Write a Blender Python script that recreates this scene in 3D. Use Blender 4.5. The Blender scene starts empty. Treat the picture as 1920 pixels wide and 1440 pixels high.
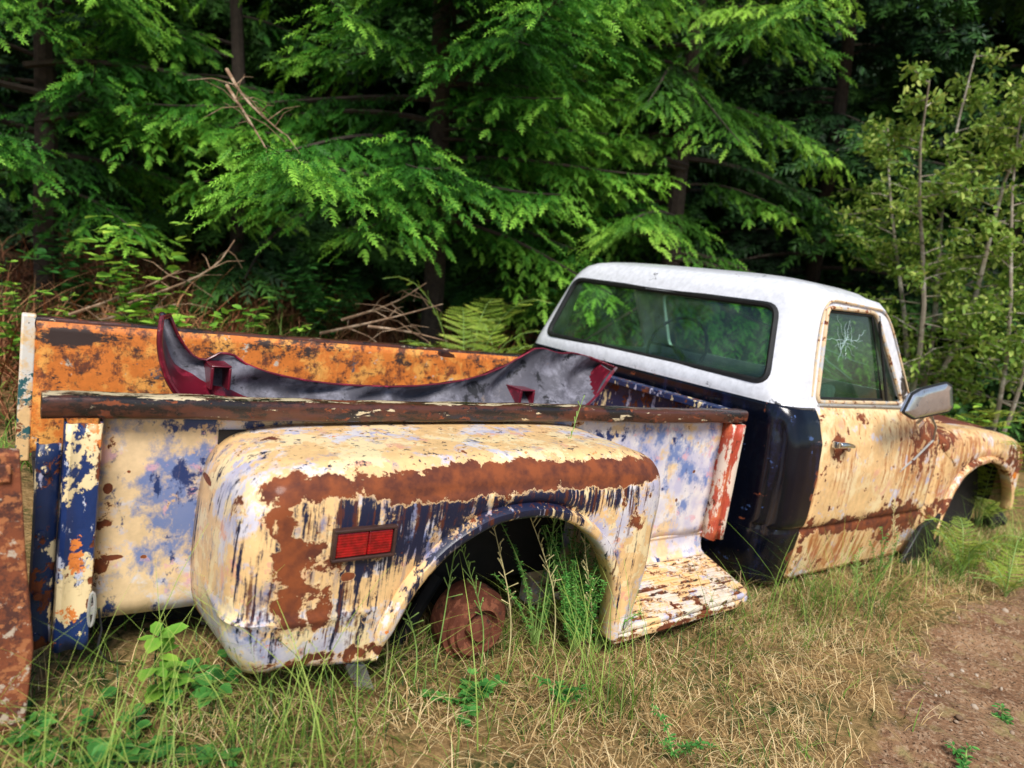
import bpy, bmesh, math, random
import numpy as np
from mathutils import Matrix, Vector
random.seed(7); rng=np.random.default_rng(7)
PI=math.pi
scene=bpy.context.scene; COL=scene.collection

# ------------------------------------------------------------------ frames
# the truck stands on a gentle slope: truck frame (x forward, y to its far side, z up, 0 = rail top) -> world
F=1285.5
Rm=np.array([[0.8019,-0.5783,0.1498],[0.037,-0.2022,-0.9786],[0.5963,0.7903,-0.1408]])
CAM=np.array([-0.062,-1.411,0.312])
UP=np.array([-.0836,.0375,.9925]); UP/=np.linalg.norm(UP)
EX=np.array([1.,0,0])-UP*UP[0]; EX/=np.linalg.norm(EX); EY=np.cross(UP,EX)
RW=np.array([EX,EY,UP]); TW=np.array([0,0,.62])
def tw(P): return np.asarray(P)@RW.T+TW
def ray(px,py): return (px-960)/F*Rm[0]+(py-720)/F*Rm[1]+Rm[2]
def onY(px,py,Y):
    d=ray(px,py); s=(Y-CAM[1])/d[1]; return CAM+s*d
def gz(x,y):
    x=np.asarray(x,float); y=np.asarray(y,float)
    b=-.575-.08*np.clip((x-.4)/1.8,0,1)
    n=.012*np.sin(x*5.1+y*2.3)+.010*np.sin(x*9.7-y*7.9+1)+.006*np.sin(x*23+y*17)
    dd=.6*x+.8*y
    k=np.clip((y-1.25)/.8,0,1)
    back=.19*np.clip(dd-2.2,0,2.6)*k
    hill=.8*np.clip(dd-8.6,0,14)
    return b+n+back+hill
def onG(px,py):
    d=ray(px,py); s=(-.62-CAM[2])/d[2]
    for _ in range(6):
        p=CAM+s*d; s=(gz(p[0],p[1])-CAM[2])/d[2]
    return CAM+s*d
def at(px,D):   # ground point in the direction of a column, D metres ahead
    a=(px-960)/F
    x=CAM[0]+D*(a*Rm[0][0]+Rm[2][0]); y=CAM[1]+D*(a*Rm[0][1]+Rm[2][1])
    return np.array([x,y,float(gz(x,y))])

# ------------------------------------------------------------------ mesh helpers
def sharp(me,ang=35):
    me.polygons.foreach_set('use_smooth',[True]*len(me.polygons))
    try: me.set_sharp_from_angle(angle=math.radians(ang))
    except Exception: pass
def put(o,parent=None,loc=None):
    COL.objects.link(o)
    if parent: o.parent=parent
    if loc is not None: o.location=loc
    return o
class MB:
    def __init__(s): s.v=[]; s.f=[]
    def add(s,vs,fs):
        n=len(s.v); s.v+= [tuple(map(float,p)) for p in vs]; s.f+=[tuple(i+n for i in f) for f in fs]; return s
    def box(s,x0,x1,y0,y1,z0,z1):
        return s.add([(x0,y0,z0),(x1,y0,z0),(x1,y1,z0),(x0,y1,z0),(x0,y0,z1),(x1,y0,z1),(x1,y1,z1),(x0,y1,z1)],
          [(3,2,1,0),(4,5,6,7),(0,1,5,4),(1,2,6,5),(2,3,7,6),(3,0,4,7)])
    def tube(s,pts,r,n=8,cap=True):
        pts=[np.array(p,float) for p in pts]; m=len(pts); vs=[]; up=None
        rs=r if hasattr(r,'__len__') else [r]*m
        for i,p in enumerate(pts):
            t=pts[min(i+1,m-1)]-pts[max(i-1,0)]; t/=np.linalg.norm(t)+1e-9
            if up is None: up=np.array([0,0,1.]) if abs(t[2])<.9 else np.array([1.,0,0])
            a=np.cross(up,t); a/=np.linalg.norm(a)+1e-9; b=np.cross(t,a); up=b
            for k in range(n):
                c=2*PI*k/n; vs.append(p+rs[i]*(math.cos(c)*a+math.sin(c)*b))
        fs=[(i*n+k,i*n+(k+1)%n,(i+1)*n+(k+1)%n,(i+1)*n+k) for i in range(m-1) for k in range(n)]
        if cap: fs+=[tuple(range(n))[::-1],tuple((m-1)*n+k for k in range(n))]
        return s.add(vs,fs)
    def prism(s,poly,fn,a,b):       # poly 2D, fn(u,v,w)->xyz
        n=len(poly); vs=[fn(u,v,a) for u,v in poly]+[fn(u,v,b) for u,v in poly]
        fs=[(k,(k+1)%n,n+(k+1)%n,n+k) for k in range(n)]+[tuple(range(n))[::-1],tuple(range(n,2*n))]
        return s.add(vs,fs)
    def grid(s,P,cu=False):
        P=np.array(P); nu,nv=P.shape[:2]
        fs=[]
        for i in range(nu-1):
            for j in range(nv if cu else nv-1):
                k=(j+1)%nv; fs.append((i*nv+j,i*nv+k,(i+1)*nv+k,(i+1)*nv+j))
        return s.add(P.reshape(-1,3),fs)
    def mesh(s,name,weld=False):
        me=bpy.data.meshes.new(name); me.from_pydata(s.v,[],s.f)
        bm=bmesh.new(); bm.from_mesh(me)
        if weld: bmesh.ops.remove_doubles(bm,verts=bm.verts,dist=1e-5)
        bmesh.ops.recalc_face_normals(bm,faces=bm.faces); bm.to_mesh(me); bm.free()
        return me
    def build(s,name,mat,parent=None,loc=None,ang=35,bevel=0,solid=0,sub=0):
        me=s.mesh(name); sharp(me,ang); me.materials.append(mat)
        o=bpy.data.objects.new(name,me); put(o,parent,loc)
        if solid:
            m=o.modifiers.new('s','SOLIDIFY'); m.thickness=solid; m.offset=-1
        if bevel:
            m=o.modifiers.new('b','BEVEL'); m.width=bevel; m.segments=3; m.limit_method='ANGLE'; m.angle_limit=math.radians(40)
        return o
def tag(o,label=None,cat=None,group=None,kind=None):
    if label: o['label']=label
    if cat: o['category']=cat
    if group: o['group']=group
    if kind: o['kind']=kind
    return o
def empty(name,P,label,cat,group=None,truckrot=True):
    o=bpy.data.objects.new(name,None); o.empty_display_size=.1; COL.objects.link(o)
    if truckrot:
        m=Matrix(RW.tolist()).to_4x4(); m.translation=Vector(tw(P)); o.matrix_world=m
    else: o.location=Vector(tw(P))
    return tag(o,label,cat,group)
def tris_obj(name,V,T,tint,mat,parent=None,loc=None):
    me=bpy.data.meshes.new(name); V=np.asarray(V,np.float32); T=np.asarray(T,np.int32)
    me.vertices.add(len(V)); me.vertices.foreach_set('co',V.ravel())
    me.loops.add(T.size); me.loops.foreach_set('vertex_index',T.ravel())
    me.polygons.add(len(T)); me.polygons.foreach_set('loop_start',np.arange(0,T.size,3,dtype=np.int32))
    try: me.polygons.foreach_set('loop_total',np.full(len(T),3,np.int32))
    except Exception: pass
    at_=me.attributes.new('tint','FLOAT','POINT'); at_.data.foreach_set('value',np.asarray(tint,np.float32))
    me.update(calc_edges=True); me.validate()
    me.materials.append(mat)
    o=bpy.data.objects.new(name,me); return put(o,parent,loc)
def frames(d,u):
    d=d/(np.linalg.norm(d,axis=1,keepdims=True)+1e-9)
    y=np.cross(u,d); y/=np.linalg.norm(y,axis=1,keepdims=True)+1e-9
    z=np.cross(d,y); return np.stack([d,y,z],axis=2)
def place(proto,pos,R,sc,tint):
    pv,pt,pc=proto; N=len(pos); K=len(pv)
    sc=np.asarray(sc); 
    if sc.ndim==1: sc=np.repeat(sc[:,None],3,1)
    V=np.einsum('nij,nkj->nki',R,pv[None]*sc[:,None,:])+pos[:,None,:]
    T=(pt[None]+(np.arange(N)*K)[:,None,None]).reshape(-1,3)
    return V.reshape(-1,3),T,(tint[:,None]+pc[None]).ravel()
# a needled shoot, unit length along x
def finger_proto(st=6,w=.26,up=True):
    V=[];T=[];C=[]
    for k in range(st):
        x0=k/st; ww=w*(.75+.5*math.sin(PI*(k+.6)/st))
        if k>st-2: ww*=.7
        for sgn in (-1,1):
            n=len(V); V+=[(x0,0,.02),(x0+.8/st,0,.02),(x0+1.6/st,sgn*ww,-.03 if k%2 else .05)]; T.append((n,n+1,n+2)); C+=[-.15,-.08,.12+.15*x0]
        if up and k%2==0:
            n=len(V); V+=[(x0,0.02,0),(x0+.8/st,-.02,0),(x0+1.6/st,0,ww*.8)]; T.append((n,n+1,n+2)); C+=[-.1,-.05,.2]
    n=len(V); V+=[(.85,-.05,0),(.85,.05,0),(1.15,0,0)]; T.append((n,n+1,n+2)); C+=[.1,.1,.3]
    V=np.array(V); V[:,2]-=.16*V[:,0]**2
    return V,np.array(T),np.array(C)
FING=finger_proto(8,.17); FING4=finger_proto(4,.3)
LEAF=(np.array([(0,0,0),(.3,.22,.06),(.7,.2,.05),(1,0,-.05),(.7,-.2,.05),(.3,-.22,.06),(.45,0,-.02)]),
      np.array([(0,6,1),(1,6,2),(2,6,3),(3,6,4),(4,6,5),(5,6,0)]),np.array([-.1,.03,.06,.12,.06,.03,-.08]))
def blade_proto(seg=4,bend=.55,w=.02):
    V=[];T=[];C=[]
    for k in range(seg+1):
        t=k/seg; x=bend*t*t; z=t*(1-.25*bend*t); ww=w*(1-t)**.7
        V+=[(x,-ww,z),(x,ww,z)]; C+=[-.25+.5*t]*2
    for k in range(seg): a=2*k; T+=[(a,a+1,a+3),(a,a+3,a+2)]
    return np.array(V),np.array(T),np.array(C)

# ------------------------------------------------------------------ materials
def newmat(name):
    m=bpy.data.materials.new(name); m.use_nodes=True; nt=m.node_tree; nt.nodes.clear()
    out=nt.nodes.new('ShaderNodeOutputMaterial'); return m,nt,out
def N(nt,t,**k):
    n=nt.nodes.new(t)
    for a,b in k.items(): setattr(n,a,b)
    return n
def noise(nt,co,sc,off=0,det=4,rough=.6,dist=0):
    mp=N(nt,'ShaderNodeMapping'); mp.inputs['Scale'].default_value=sc if hasattr(sc,'__len__') else (sc,sc,sc)
    mp.inputs['Location'].default_value=(off*3.17,off*1.71,off*2.33); nt.links.new(co,mp.inputs[0])
    n=N(nt,'ShaderNodeTexNoise'); n.inputs['Scale'].default_value=1; n.inputs['Detail'].default_value=det
    n.inputs['Roughness'].default_value=rough; n.inputs['Distortion'].default_value=dist
    nt.links.new(mp.outputs[0],n.inputs['Vector']); return n.outputs['Fac']
def mrange(nt,v,a,b,c=0.,d=1.):
    m=N(nt,'ShaderNodeMapRange'); m.clamp=True
    for i,x in ((1,a),(2,b),(3,c),(4,d)): m.inputs[i].default_value=x
    nt.links.new(v,m.inputs[0]); return m.outputs[0]
def math_(nt,op,a,b):
    m=N(nt,'ShaderNodeMath',operation=op)
    for i,x in enumerate((a,b)):
        if isinstance(x,(int,float)): m.inputs[i].default_value=x
        else: nt.links.new(x,m.inputs[i])
    return m.outputs[0]
def mixc(nt,f,a,b):
    m=N(nt,'ShaderNodeMix',data_type='RGBA')
    if isinstance(f,(int,float)): m.inputs[0].default_value=f
    else: nt.links.new(f,m.inputs[0])
    for i,x in ((6,a),(7,b)):
        if isinstance(x,tuple): m.inputs[i].default_value=(*x,1)
        else: nt.links.new(x,m.inputs[i])
    return m.outputs[2]
def layered(name,base,layers,rough=.4,metal=0,bump=.4,coat=.0,spec=.5):
    m,nt,out=newmat(name); tc=N(nt,'ShaderNodeTexCoord').outputs['Object']
    edge=math_(nt,'MULTIPLY',math_(nt,'SUBTRACT',noise(nt,tc,48,3,5,.8),.5),.30)
    grain=mrange(nt,noise(nt,tc,40,4,3),.3,.7)
    col=mixc(nt,grain,tuple(c*.86 for c in base),tuple(min(1,c*1.1) for c in base))
    rgo=None; ho=None
    for i,L in enumerate(layers):
        f=noise(nt,tc,L.get('sc',8),L.get('off',i*1.3+1),L.get('det',5),L.get('nr',.66),L.get('dist',.2))
        if L.get('ed',1): f=math_(nt,'ADD',f,edge)
        for (c,r,a) in L.get('bias',[]):
            s=N(nt,'ShaderNodeVectorMath',operation='SUBTRACT'); nt.links.new(tc,s.inputs[0]); s.inputs[1].default_value=c
            dv=N(nt,'ShaderNodeVectorMath',operation='DIVIDE'); nt.links.new(s.outputs[0],dv.inputs[0]); dv.inputs[1].default_value=r
            ln=N(nt,'ShaderNodeVectorMath',operation='LENGTH'); nt.links.new(dv.outputs[0],ln.inputs[0])
            f=math_(nt,'ADD',f,mrange(nt,ln.outputs['Value'],.45,1.,a,0.))
        thr=L.get('thr',.56); w=L.get('w',.015)
        k=mrange(nt,f,thr,thr+w,0,L.get('op',1))
        c=L['col']
        if 'col2' in L: c=mixc(nt,mrange(nt,noise(nt,tc,L.get('c2s',35),i+20,4),.38,.62),c,L['col2'])
        if 'halo' in L: col=mixc(nt,mrange(nt,f,thr-.05,thr-.01,0,.8),col,L['halo'])
        col=mixc(nt,k,col,c)
        mr=N(nt,'ShaderNodeMix'); nt.links.new(k,mr.inputs[0]); mr.inputs[3].default_value=L.get('rough',rough)
        if rgo is None: mr.inputs[2].default_value=rough
        else: nt.links.new(rgo,mr.inputs[2])
        rgo=mr.outputs[0]
        h=L.get('h',0)
        if h:
            mh=math_(nt,'MULTIPLY',k,h); ho=mh if ho is None else math_(nt,'ADD',ho,mh)
    e2=math_(nt,'MULTIPLY',edge,1.0); ho=e2 if ho is None else math_(nt,'ADD',ho,e2)
    b=N(nt,'ShaderNodeBump'); b.inputs['Strength'].default_value=bump; b.inputs['Distance'].default_value=.004
    nt.links.new(ho,b.inputs['Height'])
    p=N(nt,'ShaderNodeBsdfPrincipled'); nt.links.new(col,p.inputs['Base Color'])
    if rgo is None: p.inputs['Roughness'].default_value=rough
    else: nt.links.new(rgo,p.inputs['Roughness'])
    p.inputs['Specular IOR Level'].default_value=spec
    p.inputs['Metallic'].default_value=metal; nt.links.new(b.outputs[0],p.inputs['Normal'])
    p.inputs['Coat Weight'].default_value=coat; p.inputs['Coat Roughness'].default_value=.15
    nt.links.new(p.outputs[0],out.inputs[0]); return m
def flat(name,col,rough=.5,metal=0):
    m,nt,out=newmat(name); p=N(nt,'ShaderNodeBsdfPrincipled'); tc=N(nt,'ShaderNodeTexCoord').outputs['Object']
    nt.links.new(mixc(nt,mrange(nt,noise(nt,tc,30,1,3),.35,.65),tuple(c*.7 for c in col),tuple(min(1,c*1.2) for c in col)),p.inputs['Base Color'])
    p.inputs['Roughness'].default_value=rough; p.inputs['Metallic'].default_value=metal; nt.links.new(p.outputs[0],out.inputs[0]); return m
CREAM=(.83,.54,.25); CREAM2=(.90,.71,.40); WHITE=(.78,.73,.71); BLUE=(.013,.035,.14); LILAC=(.52,.50,.64)
ORANGE=(.80,.24,.05); RUST=(.105,.024,.010); RUST2=(.25,.060,.014); DARK=(.03,.02,.018); PINK=(.78,.38,.26); HALO=(.80,.52,.26)
def rustL(thr=.56,bias=[],sc=9,off=5,w=.02,halo=True):
    d=dict(col=RUST,col2=RUST2,sc=sc,thr=thr,bias=bias,rough=.85,h=-.6,off=off,w=w,det=6,dist=.3,c2s=26)
    if halo: d['halo']=HALO
    return d
def streak(col,thr=.58,bias=[],off=2,w=.06,op=.9,s=38): return dict(col=col,sc=(s,s,2.6),thr=thr,bias=bias,off=off,w=w,op=op,rough=.5,det=4)
def spot(px,py,Y,rx=.013,rz=.009):
    p=onY(px,py,Y); return ((float(p[0]),Y,float(p[2])),(rx,.05,rz),.40)
m_fender=layered('fender_paint',CREAM,[
  dict(col=WHITE,col2=LILAC,c2s=14,sc=6,thr=.525,w=.06,bias=[((.42,-.2,-.40),(.34,.3,.12),.16),((1.2,-.29,-.2),(.3,.1,.16),.08),((.9,.0,-.055),(.7,.1,.03),.05),((.27,-.1,-.25),(.04,.2,.3),.05)]),
  dict(col=CREAM2,sc=10,thr=.535,w=.03,off=31),
  dict(col=PINK,sc=12,thr=.615,w=.03,off=8,op=.8,bias=[((.35,-.2,-.2),(.2,.3,.2),.02)]),
  dict(col=(.10,.16,.38),sc=(12,12,8),thr=.60,w=.14,off=17,op=.85,bias=[((.62,-.3,-.18),(.38,.1,.12),.18),((.42,-.3,-.34),(.24,.1,.12),.09),((1.15,-.3,-.2),(.25,.1,.1),.07),((.32,-.1,-.1),(.1,.2,.1),.04)]),
  streak((.25,.22,.25),.60,[((.6,-.29,-.25),(.5,.08,.2),.06)],off=13,w=.12,op=.55,s=60),
  streak((.007,.011,.04),.59,[((.68,-.29,-.175),(.46,.06,.12),.21),((.46,-.29,-.31),(.24,.08,.15),.09),((1.08,-.29,-.15),(.28,.08,.06),.13)],off=3,w=.07,op=1,s=52),
  dict(col=ORANGE,sc=17,thr=.675,w=.01,off=12),
  streak(RUST,.65,[((.40,-.27,-.30),(.17,.12,.2),.12),((.85,-.28,-.155),(.7,.1,.07),.13),((1.25,-.29,-.3),(.15,.1,.2),.08)],off=7,w=.08,s=62),
  rustL(.66,[((.83,-.268,-.100),(.66,.062,.050),.36),((.9,-.19,-.075),(.50,.06,.03),.12),((.345,-.245,-.18),(.06,.08,.15),.24),((.43,-.25,-.44),(.22,.2,.03),.19),((.40,-.29,-.30),(.075,.05,.11),.22),((1.22,-.25,-.10),(.2,.08,.06),.16),((.47,-.29,-.21),(.16,.05,.05),.10),((1.24,-.28,-.2),(.08,.06,.07),.15),((.5,-.29,-.36),(.1,.05,.03),.10),((.33,-.2,-.31),(.05,.2,.02),.08),
     spot(392,897,.0),spot(650,1078,-.285,.018,.011),spot(1200,920,-.25,.02,.02)],sc=16),
  dict(col=RUST,sc=60,thr=.67,w=.02,off=15,rough=.8,ed=0)],rough=.38,coat=.15,bump=.6)
m_side=layered('bed_side_paint',(.78,.57,.33),[
  dict(col=WHITE,col2=LILAC,c2s=11,sc=7,thr=.52,w=.08,bias=[((1.7,.05,-.25),(.7,.3,.4),.14)]),
  dict(col=(.09,.18,.45),sc=(14,14,11),thr=.54,w=.14,op=.88,off=3,bias=[((.25,.05,-.24),(.13,.2,.2),.14),((1.7,.05,-.17),(.5,.2,.22),.07)]),
  dict(col=BLUE,sc=(20,20,13),thr=.62,w=.06,off=6,bias=[((.25,.05,-.18),(.09,.2,.09),.12),((.3,.05,-.06),(.2,.1,.03),.15),((1.45,.05,-.08),(.2,.1,.04),.12)]),
  dict(col=(.72,.40,.45),sc=14,thr=.59,w=.05,off=8,op=.75),
  streak((.5,.35,.25),.62,[],off=4,w=.2,op=.5),
  rustL(.70,[((.1,.05,-.3),(.03,.1,.4),.16),((1.5,.05,-.06),(2,.1,.03),.10),((1.8,.0,-.47),(.4,.1,.02),.08),
     spot(200,912,.05,.010,.013),spot(212,1041,.05,.020,.007),spot(268,1040,.05,.010,.007),spot(1296,882,.05,.014,.010),spot(1262,935,.05,.010,.010),spot(240,880,.05,.006,.005)],sc=16)],rough=.38,coat=.12)
m_far=layered('far_side_rust',(.70,.20,.03),[
  dict(col=(.85,.38,.08),sc=11,thr=.5,w=.1,off=2),
  dict(col=(.60,.50,.38),sc=17,thr=.64,w=.03,off=22),
  streak((.14,.04,.015),.58,[],off=3,w=.14,op=.5,s=26),
  dict(col=(.20,.05,.015),col2=(.08,.03,.02),sc=(13,13,11),thr=.50,w=.10,off=6,det=7,nr=.8),
  dict(col=(.045,.025,.02),sc=(9,9,20),thr=.57,w=.06,off=9,det=7,nr=.8,bias=[((1,1.14,-.05),(2,.2,.05),.05),((.1,1.14,-.06),(.12,.2,.04),.2)]),
  dict(col=(.10,.09,.10),sc=6,thr=.66,w=.03,off=11)],rough=.6,bump=.6)
m_rail=layered('rail_paint',(.09,.028,.016),[
  dict(col=(.018,.013,.012),sc=(6,20,20),thr=.46,w=.1,off=2,rough=.25),
  dict(col=(.66,.54,.34),sc=(11,50,60),thr=.64,w=.02,off=4,bias=[((.5,.03,.004),(1.4,.04,.014),.15)],h=.3),
  rustL(.61,sc=(14,30,30),halo=False)],rough=.35,coat=.3,bump=.6)
m_post=layered('post_paint',BLUE,[
  dict(col=(.60,.62,.74),sc=(26,26,8),thr=.57,w=.02,off=6,h=.3),
  dict(col=CREAM2,sc=(14,14,8),thr=.58,w=.01,off=3,h=.5,bias=[((.06,0,-.36),(.06,.1,.09),.17),((.06,0,-.10),(.05,.1,.04),.05)]),
  dict(col=ORANGE,sc=16,thr=.62,w=.02,off=5,bias=[((.06,0,-.30),(.022,.06,.05),.2)]),
  rustL(.645,sc=20,bias=[((.088,0,-.3),(.012,.1,.3),.12)],halo=False)],rough=.4,bump=.7)
m_hinge=layered('dark_blue_paint',(.010,.025,.09),[dict(col=CREAM2,sc=(26,26,10),thr=.59,w=.02,off=4),dict(col=LILAC,sc=(30,30,9),thr=.61,w=.02,off=14),rustL(.57,sc=20,halo=False)],rough=.45,bump=.7)
m_stake=layered('red_stake_paint',(.46,.07,.035),[dict(col=(.62,.15,.06),sc=9,thr=.5,w=.1,off=9),dict(col=(.75,.62,.5),sc=(30,30,9),thr=.58,w=.03,off=4,bias=[((2.035,0,-.25),(.015,.1,.3),.14),((1.98,0,-.25),(.008,.1,.3),.1)]),dict(col=RUST,sc=24,thr=.60,w=.05,off=5,rough=.8)],rough=.5)
m_farpost=layered('pale_post_paint',CREAM,[dict(col=(.75,.70,.62),sc=8,thr=.5,w=.1,off=8),dict(col=(.03,.12,.13),sc=20,thr=.60,w=.02,off=4,bias=[((0,1.18,-.32),(.2,.3,.14),.12)]),rustL(.58,sc=16)],rough=.5)
m_step=layered('step_paint',(.74,.64,.52),[dict(col=CREAM,sc=9,thr=.48,w=.05),
  dict(col=LILAC,sc=11,thr=.58,w=.05,off=9),
  dict(col=RUST2,col2=DARK,sc=(14,50,40),thr=.545,w=.02,off=5,h=-.5,rough=.8),rustL(.61,sc=17,bias=[((1.6,-.28,-.56),(.5,.03,.012),.14)])],rough=.5,bump=.7)
m_black=layered('black_cab_paint',(.003,.004,.009),[
  dict(col=(.010,.014,.045),sc=(9,9,2),thr=.54,w=.15,off=3),
  dict(col=(.05,.09,.22),sc=15,thr=.67,w=.03,off=4),
  dict(col=(.35,.34,.36),sc=(44,44,6),thr=.71,w=.06,off=14,op=.5),
  rustL(.67,[((2.3,-.13,-.55),(.2,.1,.12),.08),((2.31,-.15,-.3),(.025,.2,.5),.12)],sc=14,halo=False)],rough=.14,coat=0,spec=.45,bump=.2)
m_white=layered('white_roof_paint',(.78,.79,.84),[
  dict(col=(.62,.64,.72),sc=4,thr=.60,w=.25,off=3,op=.4),
  dict(col=(.35,.33,.36),sc=(50,50,12),thr=.74,w=.1,off=4,op=.5),
  rustL(.74,[((2.55,-.04,.435),(.5,.06,.02),.14)],sc=22,off=8,halo=False),
  dict(col=(.02,.02,.02),sc=9,thr=.70,w=.03,off=7,bias=[((2.13,.6,.045),(.1,1.2,.02),.13),((3.05,-.05,.15),(.12,.2,.2),.16)])],rough=.25,coat=.4,bump=.1)
m_door=layered('door_paint',CREAM,[
  dict(col=CREAM2,sc=7,thr=.5,w=.1),
  dict(col=PINK,sc=9,thr=.59,w=.06,off=9,op=.7),
  dict(col=WHITE,col2=LILAC,sc=11,thr=.58,w=.05,off=19,bias=[((3.2,-.14,-.3),(.3,.2,.4),.05)]),
  streak((.42,.13,.03),.565,[((2.8,-.15,-.5),(1,.2,.16),.11),((3.1,-.15,-.1),(.35,.2,.3),.12),((2.45,-.15,-.2),(.1,.2,.12),.08)],off=3,w=.12),
  dict(col=BLUE,sc=12,thr=.70,w=.02,off=6,bias=[((3.12,-.14,-.03),(.06,.1,.06),.2)]),
  rustL(.63,[((2.8,-.15,-.41),(.75,.2,.055),.24),((3.05,-.15,-.43),(.32,.2,.14),.19),((3.15,-.12,-.10),(.22,.2,.19),.18),((2.42,-.15,-.11),(.08,.1,.09),.18),((2.34,-.1,-.4),(.03,.2,.5),.13),((2.7,-.1,-.62),(.8,.2,.02),.12)],sc=16)],rough=.38,coat=.12,bump=.5)
m_ffender=layered('front_fender_paint',CREAM,[
  dict(col=WHITE,sc=8,thr=.54,w=.08),dict(col=PINK,sc=10,thr=.60,w=.03,off=9),
  streak((.42,.13,.03),.565,[((3.5,-.15,-.2),(.6,.2,.3),.10)],off=3,w=.12),
  rustL(.62,[((3.35,-.12,-.07),(.2,.15,.09),.2),((3.9,-.15,-.20),(.5,.1,.05),.14),((4.3,-.15,-.2),(.2,.15,.12),.18),((3.4,-.15,-.42),(.15,.1,.1),.16)],sc=16)],rough=.4,coat=.12,bump=.5)
m_wframe=layered('window_frame_paint',(.72,.55,.34),[dict(col=(.5,.5,.5),sc=20,thr=.52,w=.05),rustL(.58,sc=30)],rough=.5)
m_rustplate=layered('rusty_plate',(.24,.065,.025),[
  dict(col=(.09,.03,.02),sc=13,thr=.5,w=.1,off=2,nr=.8),
  dict(col=(.42,.15,.055),sc=50,thr=.53,w=.05,off=3),
  dict(col=(.55,.44,.33),sc=45,thr=.60,w=.05,off=6,bias=[((-.3,-.1,-.58),(.6,.2,.12),.12),((-.3,-.1,-.3),(.3,.3,.1),.06)])],rough=.85,bump=1.)
m_drum=layered('rusty_drum',(.16,.045,.022),[dict(col=(.30,.10,.05),sc=40,thr=.5,w=.1),dict(col=(.03,.015,.010),sc=20,thr=.57,w=.1,off=4)],rough=.85,bump=.7)
m_under=flat('underbody',(.012,.010,.010),.8)
m_steel=layered('grey_steel',(.46,.45,.42),[rustL(.60,sc=30,halo=False)],rough=.45,metal=.3)
m_chrome=layered('worn_chrome',(.75,.75,.78),[dict(col=(.3,.28,.26),sc=30,thr=.62,w=.1,rough=.5)],rough=.16,metal=1,bump=.08)
m_mirror=layered('silver_shell',(.66,.68,.72),[dict(col=(.25,.25,.26),sc=25,thr=.6,w=.1,rough=.5)],rough=.16,metal=.8,bump=.08,coat=.3)
m_rubber=flat('black_gasket',(.012,.012,.012),.5)
m_seat=flat('dark_vinyl',(.02,.025,.03),.5)
m_pale=flat('pale_cloth',(.50,.58,.66),.8)
m_grey=layered('grey_plastic',(.10,.097,.118),[dict(col=(.24,.235,.28),sc=7,thr=.48,w=.15,off=2),dict(col=(.02,.02,.024),sc=15,thr=.58,w=.08,off=4),
   dict(col=(.30,.22,.16),sc=12,thr=.64,w=.08,off=5,op=.6)],rough=.65,bump=.3,spec=.3)
m_maroon=layered('maroon_plastic',(.13,.007,.018),[dict(col=(.30,.02,.045),sc=14,thr=.54,w=.08,off=3),dict(col=(.3,.22,.2),sc=26,thr=.68,w=.03,off=5)],rough=.32,coat=.3,bump=.2)
m_wood=layered('dead_wood',(.28,.17,.10),[dict(col=(.46,.33,.22),sc=20,thr=.52,w=.1),dict(col=(.06,.04,.02),sc=8,thr=.6,w=.1,off=5)],rough=.9)
m_straw=flat('straw_stalk',(.60,.52,.25),.7); m_gstalk=flat('green_stalk',(.24,.38,.09),.7)
m_bark=flat('dark_bark',(.05,.036,.026),.95)
m_pbark=layered('pale_bark',(.30,.25,.19),[dict(col=(.48,.44,.36),sc=14,thr=.52,w=.08),dict(col=(.06,.05,.035),sc=(10,10,30),thr=.6,w=.04,off=5)],rough=.9)
def redlens():
    m,nt,out=newmat('red_lens'); p=N(nt,'ShaderNodeBsdfPrincipled'); tc=N(nt,'ShaderNodeTexCoord').outputs['Object']
    nt.links.new(mixc(nt,mrange(nt,noise(nt,tc,60,2),.4,.6),(.40,.004,.008),(.20,.002,.005)),p.inputs['Base Color'])
    p.inputs['Roughness'].default_value=.12; p.inputs['Coat Weight'].default_value=.6; p.inputs['Coat Roughness'].default_value=.05
    w=N(nt,'ShaderNodeTexWave'); w.inputs['Scale'].default_value=60; w.bands_direction='Z'; nt.links.new(tc,w.inputs['Vector'])
    b=N(nt,'ShaderNodeBump'); b.inputs['Strength'].default_value=.3; b.inputs['Distance'].default_value=.002; nt.links.new(w.outputs[1],b.inputs['Height']); nt.links.new(b.outputs[0],p.inputs['Normal'])
    nt.links.new(p.outputs[0],out.inputs[0]); return m
m_red=redlens()
m_amber=flat('amber_lens',(.75,.22,.02),.2)
def glass():
    m,nt,out=newmat('dirty_glass'); tc=N(nt,'ShaderNodeTexCoord').outputs['Object']
    tr=N(nt,'ShaderNodeBsdfTransparent'); tr.inputs[0].default_value=(.58,.80,.66,1)
    gl=N(nt,'ShaderNodeBsdfGlossy'); gl.inputs['Roughness'].default_value=.03; gl.inputs[0].default_value=(.85,.95,.9,1)
    fr=N(nt,'ShaderNodeFresnel'); fr.inputs[0].default_value=1.5
    f=math_(nt,'ADD',fr.outputs[0],.06)
    mx=N(nt,'ShaderNodeMixShader'); nt.links.new(f,mx.inputs[0]); nt.links.new(tr.outputs[0],mx.inputs[1]); nt.links.new(gl.outputs[0],mx.inputs[2])
    df=N(nt,'ShaderNodeBsdfDiffuse')
    nt.links.new(mixc(nt,mrange(nt,noise(nt,tc,5,6,4),.4,.6),(.12,.26,.10),(.19,.28,.21)),df.inputs[0])
    k=mrange(nt,noise(nt,tc,6,3,6),.42,.8,.04,.30)
    m2=N(nt,'ShaderNodeMixShader'); nt.links.new(k,m2.inputs[0]); nt.links.new(mx.outputs[0],m2.inputs[1]); nt.links.new(df.outputs[0],m2.inputs[2])
    nt.links.new(m2.outputs[0],out.inputs[0]); return m
m_glass=glass()
m_crack=flat('white_crack',(.50,.68,.66),.3)
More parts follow.
